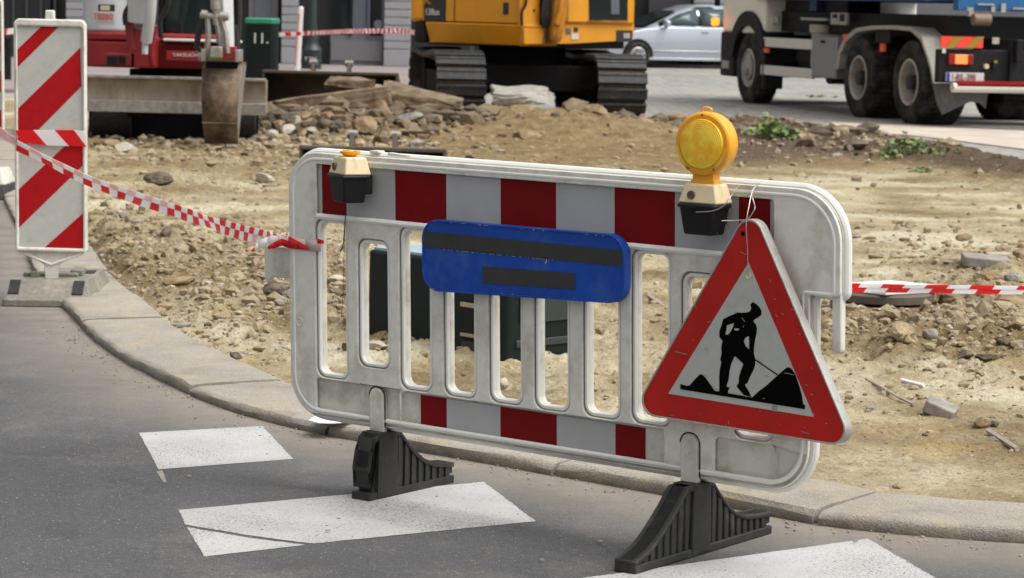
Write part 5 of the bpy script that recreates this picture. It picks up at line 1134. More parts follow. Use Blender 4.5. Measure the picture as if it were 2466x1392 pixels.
# back of the bucket: curved sheet seen from behind
cx_, wt, wb_ = ml(534, 200, dA)[0], 96 / (FPX / dA) / 2, 80 / (FPX / dA) / 2
prof = [(.40, zt_ + .02), (.18, zt_ + .03), (.02, zt_ - .02), (-.08, zt_ - .12), (-.12, zt_ - .28), (-.10, zt_ - .45), (-.02, zt_ - .60), (.06, zb_)]
prof = catmull(prof, 5); n = len(prof)
for i in range(n - 1):
    (ya, za), (yb, zb2) = prof[i], prof[i + 1]; wa = wt + (wb_ - wt) * i / (n - 1); wb2 = wt + (wb_ - wt) * (i + 1) / (n - 1)
    bk.add([(cx_ - wa, y0 + ya, za), (cx_ + wa, y0 + ya, za), (cx_ + wb2, y0 + yb, zb2), (cx_ - wb2, y0 + yb, zb2)], [(0, 1, 2, 3)])
bo = bk.build('digging_bucket', M_rust, me_, fix=False, weld=True, smooth=60); so = bo.modifiers.new('s', 'SOLIDIFY'); so.thickness = .02; so.offset = 1
mb = MB()
for sx in (-1, 1):
    pp_ = [(y0 + a, b) for a, b in prof] + [(y0 + .35, zb_ + .25)]; x = cx_ + sx * (wt - .012); pp_ = pp_[:-1] if sx > 0 else pp_; n0 = len(mb.v); mb.prism(pp_, x - .010, x + .010, 'x'); g = mb.g[-1]; g2 = [(v[0] - sx * (wt - wb_) * max(0, (zt_ - v[2]) / (zt_ - zb_)), v[1], v[2]) for v in g[0]]; mb.g[-1] = (g2, g[1], g[2]); mb.v[n0:] = g2
mb.split('bucket_side_plate', M_steel, bo); 
mb = MB()
for za in (.30, .50): mb.box((cx_, y0 - .125 + (.02 if za < .2 or za > .5 else 0), zt_ - za), (wt * 1.8, .012, .014))
mb.split('wear_bar', M_rust, bo, bevel=.004)

# ------------------------------------------------------------------ orange excavator
kz = .10; KC = Vector((.42, 33.0, kz))
ke = thing('orange_excavator', 'large orange tracked excavator standing on the dug-up ground in the middle', 'excavator', (KC.x, KC.y, KC.z), 0)
def kl(px, py, dep): p = D(px, py, dep); return Vector((p.x - KC.x, p.y - KC.y, p.z - KC.z))
TA = math.radians(8)     # tracks point away and to the left
ht = Vector((-math.sin(TA), math.cos(TA), 0)); hs_ = Vector((math.cos(TA), math.sin(TA), 0))
def track(cpx, near):
    c = kl(cpx, 200, near); c.z = 0; Wt, Lt, Ht, rr_ = .60, 3.45, .74, .36
    M = frame_mat((c.x, c.y, 0), hs_, ht)
    r0 = rr_; path = []
    L2 = Lt - 2 * r0
    for k in range(9): a = -math.pi / 2 - math.pi * k / 8; path.append((r0 + r0 * math.cos(a), Ht / 2 + Ht / 2 * math.sin(a)))
    n = 13
    for k in range(1, n): path.append((r0 + L2 * k / n, Ht + .02 - .05 * math.sin(math.pi * k / n)))
    for k in range(9): a = math.pi / 2 - math.pi * k / 8; path.append((r0 + L2 + r0 * math.cos(a), Ht / 2 + Ht / 2 * math.sin(a)))
    for k in range(1, n): path.append((r0 + L2 - L2 * k / n, 0))
    # resample to shoes
    P = np.array(path + [path[0]]); ds = np.r_[0, np.cumsum(np.linalg.norm(np.diff(P, axis=0), axis=1))]; N = 44; tr = MB(); ch = MB()
    for k in range(N):
        s = ds[-1] * k / N; y, z = np.interp(s, ds, P[:, 0]), np.interp(s, ds, P[:, 1]); s2 = (s + .02) % ds[-1]; dy, dz = np.interp(s2, ds, P[:, 0]) - y, np.interp(s2, ds, P[:, 1]) - z
        a = math.atan2(dz, dy); pitch = ds[-1] / N
        R = Matrix.Rotation(a, 3, 'X'); nrm = R @ Vector((0, 0, 1))
        out = nrm if (Vector((0, y - Lt / 2, (z - Ht / 2) * 3)).dot(nrm) > 0) else -nrm
        tr.box(Vector((0, y, z)) + out * .012, (Wt, pitch * .72, .05), R)
        tr.box(Vector((0, y, z)) + R @ Vector((0, pitch * .28, 0)) + out * .034, (Wt, .035, .03), R)
        ch.box(Vector((0, y, z)) - out * .022, (Wt * .96, pitch * 1.08, .02), R)
        ch.box(Vector((0, y, z)) - out * .05, (.22, pitch * .9, .08), R)
    t = tr.build('track_shoes', M_tracktop, ke, bevel=.004); t.matrix_local = M
    c_ = ch.build('track_chain', M_track, ke); c_.matrix_local = M
    fr = MB(); fr.box((0, Lt / 2, Ht * .48), (.26, Lt - .7, .30)); fr.cyl((-.15, r0, Ht / 2), (.15, r0, Ht / 2), .27, seg=24); fr.cyl((-.15, Lt - r0, Ht / 2), (.15, Lt - r0, Ht / 2), .27, seg=24)
    for k in range(6): fr.cyl((-.17, .65 + k * .42, .13), (.17, .65 + k * .42, .13), .10, seg=14)
    f = fr.build('track_frame', M_frame, ke, bevel=.01); f.matrix_local = M
    return M
M1 = track(1111, 31.0); M2 = track(1500, 31.0)
cu_ = (M1.translation + M2.translation) / 2 + ht * 1.75
mb = MB(); mb.cyl((cu_.x, cu_.y, .55), (cu_.x, cu_.y, .90), .55, seg=30); mb.box((cu_.x, cu_.y, .45), (1.0, 1.3, .30), (0, 0, TA)); mb.build('swing_ring', M_frame, ke, bevel=.02)
mb = MB()
for sx in (-1, 1):
    for sy in (-1, 1):
        a = cu_ + hs_ * sx * .35 + ht * sy * .35; b = cu_ + hs_ * sx * .85 + ht * sy * 1.0
        mb.tube([Vector((a.x, a.y, .48)), Vector((b.x, b.y, .34))], [.22, .15], 4)
pb = kl(1420, 170, 31.5); mb.split('cross_frame', M_frame, ke, bevel=.02)
mb = MB(); p = kl(1175, 0, 31.9); q = kl(1445, 0, 31.9); mb.prism([(p.x, .30), (q.x - .18, .30), (q.x, .06), (q.x, .62), (p.x, .62)], p.y, p.y + .25, 'y'); mb.build('front_crossbeam', M_frame, ke, bevel=.015)
# upper structure
Lc = kl(1012, 0, 32.4); Nc = kl(1262, 0, 31.4); Rc = kl(1527, 0, 32.3)
zz = lambda py, dep=31.6, px=1200: D(px, py, dep).z - kz
z_low, z_sk, z_bt = zz(109), zz(58), 1.95
back = [(Rc.x - .25, Rc.y + 1.9), (Lc.x + 1.4, Lc.y + 2.7), (Lc.x - .05, Lc.y + 1.3)]
def foot2(g, px1=Rc): return rounded([(Lc.x - g, Lc.y - g * .3, .35), (Nc.x, Nc.y - g, .06), (Rc.x + g, Rc.y - g * .3, .15), (back[0][0], back[0][1], .2), (back[1][0], back[1][1], .6), (back[2][0], back[2][1], .6)], 8)
mb = MB(); mb.prism(foot2(-.10), z_low - .02, z_sk - .01); mb.build('turntable_deck', M_trubbl, ke, bevel=.02)
# skirt on engine side: bevelled lower band
def wallband(name, p, q, z0, z1, out0, out1, m, th=.05, bevel=.015):
    d_ = Vector((q.x - p.x, q.y - p.y, 0)).normalized(); n_ = Vector((d_.y, -d_.x, 0)); mb = MB()
    A0, A1 = p + n_ * out0, q + n_ * out0; B0, B1 = p + n_ * out1, q + n_ * out1; I = -n_ * th
    mb.add([(A0.x, A0.y, z0), (A1.x, A1.y, z0), (B1.x, B1.y, z1), (B0.x, B0.y, z1), (A0.x + I.x, A0.y + I.y, z0), (A1.x + I.x, A1.y + I.y, z0), (B1.x + I.x, B1.y + I.y, z1), (B0.x + I.x, B0.y + I.y, z1)],
           [(0, 1, 2, 3), (7, 6, 5, 4), (0, 4, 5, 1), (1, 5, 6, 2), (2, 6, 7, 3), (3, 7, 4, 0)])
    return mb.build(name, m, ke, bevel=bevel)
dN = (Nc - Lc); 
def sp(t): return Vector((Lc.x + dN.x * t, Lc.y + dN.y * t, 0))
dR = (Rc - Nc)
def fp(t): return Vector((Nc.x + dR.x * t, Nc.y + dR.y * t, 0))
wallband('side_skirt', sp(.06), sp(.995), z_low, z_sk, -.08, .02, M_ylw)
wallband('front_skirt', fp(.008), fp(.34), z_low, z_sk, -.08, .02, M_ylw)
wallband('engine_door', sp(.16), sp(.995), z_sk + .012, 2.0, .0, .0, M_ylw)
wallband('decal_panel', sp(.02), sp(.158), z_sk + .012, 2.0, .0, .0, M_ylw)
mb = MB(); mb.prism(rounded([(Lc.x - .12, Lc.y + .02, .1), (sp(.03).x, sp(.03).y - .0, .05), (Lc.x + .5, Lc.y + 1.6, .1), (back[2][0], back[2][1], .4)], 8), z_sk - .0, 2.0); mb.build('counterweight', M_ylw, ke, bevel=.05)
mb = MB(); mb.prism(rounded([(Lc.x - .07, Lc.y + .03, .1), (sp(.06).x, sp(.06).y, .03), (Lc.x + .5, Lc.y + 1.6, .1), (back[2][0], back[2][1], .4)], 8), z_low, z_sk - .004); mb.build('counterweight_foot', M_trubbl, ke, bevel=.05)
mb = MB(); mb.prism(foot2(-.06), z_sk, 1.98); mb.build('engine_housing', M_ylw, ke, bevel=.03)
# decal with lettering
nS = Vector((dN.y, -dN.x, 0)).normalized(); nF = Vector((dR.y, -dR.x, 0)).normalized()
def onside(px, py, out=.012):
    r = ray(px, py); O = KC + Lc; O.z = 0; n_ = nS; t = (O + n_ * out - CAM).dot(n_) / r.dot(n_); return CAM + r * t - KC
def onfront(px, py, out=.012):
    r = ray(px, py); O = KC + Nc; O.z = 0; n_ = nF; t = (O + n_ * out - CAM).dot(n_) / r.dot(n_); return CAM + r * t - KC
def panel(name, pts, m, f, out=.012, th=.02, bevel=0):
    nn = nS if f is onside else nF
    A_ = [f(x, y, out) for x, y in pts]; n = len(A_); B2 = [p - nn * th for p in A_]
    mb = MB(); mb.add([tuple(p) for p in A_ + B2], [tuple(range(n)), tuple(reversed(range(n, 2 * n)))] + [(i, (i + 1) % n, n + (i + 1) % n, n + i) for i in range(n)]); return mb.build(name, m, ke, bevel=bevel)
panel('decal', [(1020, -60), (1076, -60), (1073, 53), (1021, 49)], M_decal, onside, .004)
q = onside(1023, 36, .010); text('model_marking', '138us', .115, M_wfont, ke, frame_mat(q, dN.normalized(), (0, 0, 1)), .002, sx=.86)
q = onside(1022, 9, .010); text('model_marking', 'PC', .11, M_yfont, ke, frame_mat(q, dN.normalized(), (0, 0, 1)), .002, sx=.8)
panel('door_recess', [(1211, 6), (1224, 6), (1224, 35), (1211, 35)], M_decal, onside, .008, bevel=.003)
mb = MB(); mb.tube([onside(1096, -60, .003), onside(1094, 58, .003)], .006, 4); mb.tube([onside(1250, -60, .004), onside(1249, 64, .004)], .008, 4); mb.tube([onside(1020, 54, .003), onside(1250, 64, .003)], .006, 4); mb.build('panel_gap', M_trubbl, ke)
mb = MB(); mb.tube(bez([onfront(1271, -40, .04), onfront(1266, 10, .04), onfront(1257, 28, .04), onfront(1257, 62, .04)], 5), .016, 6); mb.build('handrail', M_trubbl, ke)
panel('tank_cover', [(1252, -60), (1300, -60), (1300, 64), (1252, 64)], M_ylw, onfront, .006, .05, .006)
panel('filler_cap', [(1284, 22), (1289, 22), (1289, 29), (1284, 29)], M_decal, onfront, .01)
panel('hose_bay', [(1302, -60), (1345, -60), (1345, 70), (1302, 66)], M_decal, onfront, .004)
mb = MB(); rn = random.Random(3)
for k in range(6):
    x = 1308 + k * 5; mb.tube(bez([onfront(x, -60, .05), onfront(x + 4 + rn.uniform(-3, 3), 0, .09), onfront(x - 4, 40, .07), onfront(x + 2, 66, .03)], 5), .022, 6)
mb.split('hydraulic_hose', M_rubber, ke)
mb = MB(); mb.tube([onfront(1342, -120, .10), onfront(1346, 30, .10), onfront(1334, 100, .08)], [.16, .12, .07], 6); mb.tube([onfront(1352, -60, .18), onfront(1350, 20, .18), onfront(1338, 60, .16)], .05, 8); mb.build('boom_foot', M_ylwdirty, ke, bevel=.01)
mb = MB(); mb.tube([onfront(1340, -100, .1), onfront(1360, -500, 1.4), onfront(1330, -800, 2.6), onfront(1300, -560, 4.6)], [.17, .2, .18, .15], 4); mb.build('boom', M_ylw, ke, bevel=.02)
panel('lower_front_cover', [(1300, 66), (1345, 50), (1527, 42), (1527, 88), (1480, 100), (1380, 106), (1262, 107), (1262, 66)], M_ylw, onfront, .004, .06, .008)
panel('greasy_patch', [(1310, 72), (1342, 60), (1342, 104), (1306, 106)], M_ylwdirty, onfront, .010, .01)
for (x0, y0, x1, y1, m, nm) in ((1363, 68, 1375, 82, M_doorblue, 'round_decal'), (1376, 81, 1393, 95, M_plate, 'white_decal'), (1383, 66, 1392, 76, M_decal, 'dark_port'), (1341, 78, 1352, 95, M_decal, 'dark_port'), (1485, 73, 1523, 101, M_decal, 'work_lamp')):
    panel(nm, [(x0, y0), (x1, y0), (x1, y1), (x0, y1)], m, onfront, .014, .03)
panel('lamp_glass', [(1502, 80), (1517, 80), (1517, 92), (1502, 92)], M_alu, onfront, .02, .01)
# cab
cb0, cb1 = onfront(1362, 0), onfront(1527, 0)
dC = (cb1 - cb0).normalized(); bk_ = -nF
mb = MB(); 
fpz = [(cb0.x, cb0.y), (cb1.x, cb1.y), (cb1.x + bk_.x * 1.6, cb1.y + bk_.y * 1.6), (cb0.x + bk_.x * 1.6, cb0.y + bk_.y * 1.6)]
mb.prism([(p[0] + nF.x * .03, p[1] + nF.y * .03) for p in fpz], zz(58, 32.0, 1440), 2.75); mb.build('cab', M_ylw, ke, bevel=.03)
panel('cab_glass', [(1416, -170), (1512, -170), (1512, 49), (1419, 49)], M_glass, onfront, .048, .02, .002)
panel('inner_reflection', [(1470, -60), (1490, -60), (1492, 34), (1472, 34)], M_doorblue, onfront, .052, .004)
panel('window_trim', [(1416, 50), (1512, 50), (1512, 53), (1416, 53)], M_ylwdirty, onfront, .055, .02)

# ------------------------------------------------------------------ truck
hT = Vector((-1.6, 6.0, 0)).normalized(); aT = math.atan2(hT.y, hT.x); rT = Vector((hT.y, -hT.x, 0)); TZ = .06
PL = Vector((5.12, 32.8, TZ)); TO = PL + rT * 1.25
tk = thing('tipper_truck', 'black and cream truck with blue container and lit tail lamp on the cobbles', 'truck', TO, aT)
def tside(px, py, out=0.0):   # point on the left side plane -> local (x along, z)
    r = ray(px, py); n_ = -rT; O = PL + n_ * out; t = (O - CAM).dot(n_) / r.dot(n_); p = CAM + r * t; return ((p - PL).dot(hT), p.z - TZ)
def trear(px, py, back=.95):
    n_ = -hT; O = PL - hT * back; r = ray(px, py); t = (O - CAM).dot(n_) / r.dot(n_); p = CAM + r * t; return (-(p - TO).dot(rT), p.z - TZ)   # local y, z
def sbox(mb, x0, y0, x1, y1, yout, th):
    a = tside(x0, y0, yout - 1.25); b = tside(x1, y1, yout - 1.25); mb.box(((a[0] + b[0]) / 2, yout - th / 2, (a[1] + b[1]) / 2), (abs(a[0] - b[0]), th, abs(a[1] - b[1]))); return mb
def rbox(mb, x0, y0, x1, y1, back=.95, th=.04):
    a = trear(x0, y0, back); b = trear(x1, y1, back); mb.box((-back + th / 2, (a[0] + b[0]) / 2, (a[1] + b[1]) / 2), (th, abs(a[0] - b[0]), abs(a[1] - b[1]))); return mb
def wheel(parent, x, y, R, wd, side, rim_r, dual=False, rimm=M_fender, name='wheel', spokes=0, dish=.1):
    r = bpy.data.objects.new(name, None); COL.objects.link(r); r.parent = parent; r.location = (x, y, R); s = side
    mb = MB(); mb.lathe([(rim_r, -.02), (rim_r + .03, .01), (R * .80, .02), (R * .94, .0), (R, -.03), (R, -wd + .03), (R * .94, -wd), (rim_r, -wd + .02)], (0, 0, 0), (0, s, 0), 44)
    for k in range(44):
        a = 2 * math.pi * k / 44
        if R > .4: mb.box((math.cos(a) * (R + .002), -s * wd / 2, math.sin(a) * (R + .002)), (.028, wd * .9, .03), (0, -a, 0))
    ty = mb.build('tyre', M_tyre, r)
    mb = MB()
    if dish > .05: mb.lathe([(rim_r + .005, .0), (rim_r - .01, .012), (rim_r - .035, .0), (rim_r - .055, -dish), (rim_r * .62, -dish - .02), (rim_r * .55, -dish + .02), (.0, -dish + .03)], (0, 0, 0), (0, s, 0), 40)
    else: mb.lathe([(rim_r + .005, -.005), (rim_r - .02, .008), (rim_r - .03, -.02), (.0, -.03)], (0, 0, 0), (0, s, 0), 40)
    rm = mb.build('rim', rimm, r)
    if dish > .05:
        mb = MB(); mb.lathe([(.10, -dish - .01), (.10, -.0), (.075, .01), (0, .01)], (0, 0, 0), (0, s, 0), 20)
        for k in range(8): a = 2 * math.pi * k / 8 + .2; mb.cyl((math.cos(a) * rim_r * .74, s * (-dish + .002), math.sin(a) * rim_r * .74), (math.cos(a) * rim_r * .74, s * (-dish + .01), math.sin(a) * rim_r * .74), .028, seg=10)
        mb.build('hub', M_tapegrey, r)
    if spokes:
        mb = MB()
        for k in range(spokes): a = 2 * math.pi * k / spokes; mb.box((math.cos(a) * rim_r * .5, s * .0, math.sin(a) * rim_r * .5), (rim_r * .95, .03, rim_r * .13), (0, -a, 0))
        mb.lathe([(.05, -.01), (.05, .02), (0, .025)], (0, 0, 0), (0, s, 0), 14); mb.build('spokes', rimm, r, bevel=.004)
    return r
RT = .53
XR2, XR1 = tside(2188, 200)[0], tside(2066, 190)[0]
for xw in (XR2, XR1):
    wheel(tk, xw, 1.25, RT, .60, 1, .30, dish=.16); wheel(tk, xw, -1.25, RT, .60, -1, .30, dish=.16)
XF = tside(1797, 165)[0]
wheel(tk, XF, 1.22, RT, .32, 1, .29, dish=.05, rimm=M_fender); wheel(tk, XF, -1.22, RT, .32, -1, .29, dish=.05)
mb = MB(); mb.lathe([(.19, -.0), (.17, .02), (.12, .03), (.11, .06), (.0, .065)], (XF, 1.22, RT), (0, 1, 0), 30); mb.build('front_hub', M_steel, tk)
mb = MB(); mb.box((2.9, .42, .98), (8.0, .09, .28)); mb.box((2.9, -.42, .98), (8.0, .09, .28)); mb.box((3.0, 0, 1.25), (6.4, 1.9, .3)); mb.box((3.2, 0, .75), (3.2, 1.6, .5)); mb.build('chassis', M_trubbl, tk, bevel=.01)
mb = MB(); mb.cyl((XR2, -1.0, RT), (XR2, 1.0, RT), .12); mb.cyl((XR1, -1, RT), (XR1, 1, RT), .12); mb.cyl((XF, -1, RT), (XF, 1, RT), .1); mb.split('axle', M_frame, tk)
# cab
xc0 = tside(1845, 60)[0]; xc1 = tside(1729, 60)[0]
mb = MB(); mb.prism(rounded([(xc0 + .15, -1.22, .05), (xc1, -1.22, .2), (xc1, 1.22, .2), (xc0 + .15, 1.22, .05)], 6), 1.05, 2.95); mb.build('cab_body', M_truckw, tk, bevel=.04)
mb = MB(); mb.prism(rounded([(xc0 + .3, -1.235, .05), (xc1 + .012, -1.235, .2), (xc1 + .012, 1.235, .2), (xc0 + .3, 1.235, .05)], 6), 1.75, 2.45); mb.build('cab_windows', M_glass, tk)
mb = MB(); mb.prism(rounded([(XF + .62, -1.2, .05), (xc1 + .02, -1.2, .2), (xc1 + .02, 1.24, .2), (XF + .62, 1.24, .05)], 6), .38, 1.06); mb.build('front_bumper', M_trubbl, tk, bevel=.03)
mb = MB(); sbox(mb, 1738, 145, 1752, 165, 1.27, .06); mb.build('fog_lamp', M_fender, tk)
def arch(x, z, r0, r1, y0, y1, a0, a1, m, nm, n=16):
    P = [(x + math.cos(math.radians(a0 + (a1 - a0) * k / n)) * r1, z + math.sin(math.radians(a0 + (a1 - a0) * k / n)) * r1) for k in range(n + 1)] + [(x + math.cos(math.radians(a1 + (a0 - a1) * k / n)) * r0, z + math.sin(math.radians(a1 + (a0 - a1) * k / n)) * r0) for k in range(n + 1)]
    mb = MB(); mb.prism(P, y0, y1, 'y'); return mb.build(nm, m, tk, bevel=.01)
arch(XF, RT + .02, .62, .84, .75, 1.27, 12, 172, M_trubbl, 'front_wheel_arch')
mb = MB(); mb.box((XF - .72, 1.1, .62), (.14, .3, .75), (0, 0, 0)); mb.build('front_mudflap', M_trubbl, tk, bevel=.02)
mb = MB(); sbox(mb, 1712, 43, 1724, 62, 1.40, .06); mb.build('side_indicator', M_blink, tk, bevel=.028, seg=4)
mb = MB(); mb.box((xc1 - .02, 1.28, 1.9), (.04, .08, .9)); mb.build('mirror_arm', M_trubbl, tk)
# black upper structure behind cab
mb = MB(); sbox(mb, 1850, -60, 2040, 62, .9, .5); mb.build('hydraulic_tank', M_trubbl, tk, bevel=.02)
mb = MB(); sbox(mb, 1860, 40, 1872, 56, 1.1, .05); sbox(mb, 1928, 42, 1990, 50, 1.1, .05); mb.split('bright_fitting', M_fender, tk)
mb = MB(); sbox(mb, 2001, 30, 2038, 60, 1.12, .04); mb.build('notice_plate', M_fender, tk); 
mb = MB(); sbox(mb, 2022, 34, 2032, 52, 1.13, .01); sbox(mb, 2005, 34, 2014, 44, 1.13, .01); mb.split('notice_mark', M_trubbl, tk)
for (y0, y1, nm) in ((89, 113, 'upper_side_rail'), (156, 180, 'lower_side_rail')):
    a = tside(1832, y0); b = tside(1955, y1 + 3); a2 = tside(1832, y1 - 1); mb = MB(); mb.box(((a[0] + b[0]) / 2, 1.225, (a[1] + a2[1]) / 2), (abs(a[0] - b[0]), .05, abs(a[1] - a2[1]))); mb.build(nm, M_alubar, tk, bevel=.006)
mb = MB(); sbox(mb, 1956, 86, 2012, 190, 1.25, .5); mb.build('tool_box', mat('toolbox_grey', (.27, .27, .275), .4, metal=.3, var=.08), tk, bevel=.012)
mb = MB(); sbox(mb, 1958, 83, 2010, 86, 1.26, .5); mb.build('toolbox_lid', M_plate, tk)
mb = MB(); sbox(mb, 1976, 97, 1984, 104, 1.265, .02); mb.build('toolbox_latch', M_trubbl, tk)
ax = tside(1934, 120)[0]; mb = MB(); mb.cyl((ax, .95, .62), (ax, .95, 1.18), .17, seg=24); mb.cyl((ax, .95, 1.1), (ax, .95, 1.22), .20, seg=24); mb.build('exhaust_drum', M_fender, tk, bevel=.01)
mb = MB(); mb.cyl((ax - .4, .6, .55), (ax - .4, 1.0, .55), .16); mb.cyl((ax + 1.0, .7, .75), (ax + 0.3, .7, .75), .26); mb.split('air_tank', M_trubbl, tk)
for (x0, y0, x1, y1) in ((1838, 116, 1849, 127), (2030, 82, 2038, 95), (2119, 105, 2128, 125)):
    mb = MB(); sbox(mb, x0, y0, x1, y1, 1.27, .03); mb.build('side_reflector', M_orange, tk)
# tandem fender following both wheels
prof = [(tside(x, y)) for x, y in ((2014, 165), (2020, 125), (2035, 92), (2062, 68), (2100, 62), (2150, 61), (2198, 66), (2222, 90), (2236, 130), (2246, 165), (2252, 200))]
pin = [(p[0], p[1]) for p in prof]; cx__ = .7; cz__ = .55
inn = [(cx__ + (p[0] - cx__) * .955, cz__ + (p[1] - cz__) * .93) for p in pin]
mb = MB(); n = len(pin)
for i in range(n - 1): mb.prism([pin[i], pin[i + 1], inn[i + 1], inn[i]], .62, 1.265, 'y')
mb.build('tandem_mudguard', M_fender, tk, smooth=60)
mb = MB(); sbox(mb, 2108, 72, 2142, 105, 1.2, .04); mb.build('mudguard_bracket', M_trubbl, tk, bevel=.01)
# rear
mb = MB(); rbox(mb, 2262, 118, 2620, 205, .95, .12); mb.build('rear_panel', M_trubbl, tk, bevel=.01)
mb = MB(); rbox(mb, 2267, 87, 2367, 116, .98, .02); hb_ = mb.build('hazard_board', M_hazred, tk)
for x0 in (2275, 2325):
    P = [trear(x, y, .985) for x, y in ((x0, 116), (x0 + 26, 88), (x0 + 46, 88), (x0 + 20, 116))]; mb = MB(); mb.prism(P, -.992, -.986, 'x'); mb.build('hazard_stripe', M_hazyel, hb_)
mb = MB(); rbox(mb, 2286, 130, 2344, 156, 1.0, .06); mb.build('tail_lamp', M_tailred, tk, bevel=.008)
mb = MB(); rbox(mb, 2302, 132, 2330, 154, 1.01, .02); mb.build('tail_lamp_lit', M_taillit, tk, bevel=.006)
mb = MB(); rbox(mb, 2279, 174, 2369, 197, 1.0, .02); pl_ = mb.build('number_plate', M_plate, tk)
mb = MB(); rbox(mb, 2280, 175, 2287, 196, 1.004, .01); mb.build('plate_band', M_eublue, pl_)
q = trear(2290, 193, 1.012); o = text('plate_number', '1-RJL-398', .115, M_platered, pl_, frame_mat((-1.012, q[0], q[1]), (0, -1, 0), (0, 0, 1)), .001, sx=.72)
a = trear(2297, 211, 1.1); b = trear(2620, 214, 1.1); mb = MB(); mb.cyl((-1.05, a[0], a[1]), (-1.05, b[0], a[1]), .06, seg=18); mb.build('underrun_bar', M_alubar, tk)
mb = MB(); mb.box((-1.075, (a[0] + b[0]) / 2, a[1] + .045), (.08, abs(a[0] - b[0]) - .1, .05), (0, -.5, 0)); mb.build('underrun_stripe', M_refl_r, tk)
P = [trear(x, y, .80) for x, y in ((2244, 200), (2380, 205), (2372, 262), (2358, 248), (2335, 245), (2268, 276), (2256, 250))]; mb = MB(); mb.prism(P, -.82, -.80, 'x'); mb.build('mudflap', mat('mudflap_grey', (.075, .074, .072), .7, var=.2, dirt=(.16, .15, .13), damt=.3), tk)
mb = MB(); rbox(mb, 2270, 117, 2277, 128, 1.0, .02); mb.build('marker_lamp', M_plate, tk)
mb = MB(); rbox(mb, 2391, 90, 2406, 106, .99, .02); mb.build('small_sign', M_fender, tk)
mb = MB(); a = trear(2377, 160, 1.0); mb.cyl((-.95, a[0], a[1]), (-1.0, a[0], a[1]), .03); mb.build('coupling', M_beige, tk)
mb = MB(); rbox(mb, 2435, 100, 2445, 200, 1.0, .06); rbox(mb, 2392, 150, 2402, 165, 1.0, .06); mb.build('rear_strut', M_fender if False else M_trubbl, tk)
mb = MB(); rbox(mb, 2395, 145, 2402, 152, 1.01, .02); mb.build('yellow_tag', M_hazyel, tk)
# container
zb_ = tside(2100, 2)[1]; mb = MB(); mb.box((3.0, 0, zb_ + .95), (6.2, 2.45, 1.9)); ct = mb.build('container', M_contblue, tk, bevel=.02)
mb = MB()
for k in range(9): mb.box((.2 + k * .7, 1.25, zb_ + .95), (.1, .06, 1.85)); 
mb.box((3.0, 1.24, zb_ + .06), (6.2, .08, .12)); mb.build('container_ribs', M_contblue, ct)
mb = MB(); rbox(mb, 2312, -120, 2640, 33, .62, .14); mb.build('container_door', mat('container_blue_bright', (.01, .11, .30), .5, var=.15), ct, bevel=.01)
mb = MB()
for x, y, w_, h_ in ((2330, 18, 14, 8), (2355, 8, 40, 5), (2388, 15, 8, 14), (2412, 8, 10, 22), (2440, 18, 30, 5), (2334, 24, 10, 16)): rbox(mb, x, y, x + w_, y + h_, .66, .03)
mb.split('door_latch', M_fender, ct)
a = trear(2345, 47, .72); b = trear(2385, 50, .72); mb = MB(); mb.cyl((-.7, a[0], a[1]), (-.7, b[0], a[1]), .075); mb.build('roller', mat('roller_brown', (.2, .13, .09), .6), tk)
mb = MB(); sbox(mb, 1950, 0, 1966, 26, 1.0, .1); mb.build('hook_guide', M_contblue, tk)

# ------------------------------------------------------------------ silver car
cz = .06; CD = 61.0
cx0 = D(1535, 160, CD).x; CA = math.radians(180 - 0)
pf = G(1535, 161, cz); 
CYAW = math.radians(160)      # nose towards the left and slightly towards the camera
CY_ = 60.0; fwl = D(1535, 140, CY_); hC = Vector((math.cos(CYAW + math.radians(38)), math.sin(CYAW + math.radians(38)), 0))
hC = Vector((-math.cos(r_(20)), -math.sin(r_(20)), 0)); rC = Vector((hC.y, -hC.x, 0))
WB = 2.55; FW = Vector((fwl.x, fwl.y, 0)); sL = -rC                 # left side faces... choose side facing camera
side = 1 if sL.y < 0 else -1
CO = FW - hC * WB - (sL if sL.y < 0 else rC) * .86; CO.z = cz - .02
car = thing('silver_car', 'silver hatchback driving past on the far cobbled street behind the truck', 'car', CO, math.atan2(hC.y, hC.x))
ss = 1 if sL.y < 0 else -1          # local +y side faces camera if ss=1
def body_sec(y, inset):
    # side outline (x from rear axle, z)
    return
lowP = [(-.62, .32), (-.68, .55), (-.66, .85), (-.55, .98), (.3, 1.0), (1.6, .99), (2.35, .95), (2.85, .84), (3.22, .66), (3.33, .48), (3.28, .26), (2.95, .2), (-.45, .2)]
mb = MB(); nL = len(lowP)
for (ya, yb, sa, sb) in ((-.86, .86, 1, 1),):
    ring = []
    for y, k in ((-.88, .96), (-.80, 1.0), (.80, 1.0), (.88, .96)):
        pass
secs = [(-.87, .90), (-.86, .96), (-.78, 1.0), (.78, 1.0), (.86, .96), (.87, .90)]
V_ = []
for y, k in secs: V_ += [(1.3 + (x - 1.3) * (.985 if abs(y) > .8 else 1), y, .55 + (z - .55) * k) for x, z in lowP]
fs = [(j * nL + i, j * nL + (i + 1) % nL, (j + 1) * nL + (i + 1) % nL, (j + 1) * nL + i) for j in range(len(secs) - 1) for i in range(nL)] + [tuple(range(nL)), tuple(reversed(range((len(secs) - 1) * nL, len(secs) * nL)))]
mb.add(V_, fs); cb = mb.build('car_body', M_carsilver, car, bevel=.04, seg=3, smooth=60)
roofP = [(-.60, .97), (-.42, 1.28), (-.1, 1.46), (.5, 1.53), (1.0, 1.50), (1.45, 1.36), (2.0, 1.10), (2.38, .93)]
mb = MB(); nL = len(roofP); V_ = []
for y, k in ((-.80, 0), (-.60, 1), (.60, 1), (.80, 0)):
    V_ += [(x, y if k else y * 1.0, z if k else .955 + (z - .955) * .02) for x, z in roofP]
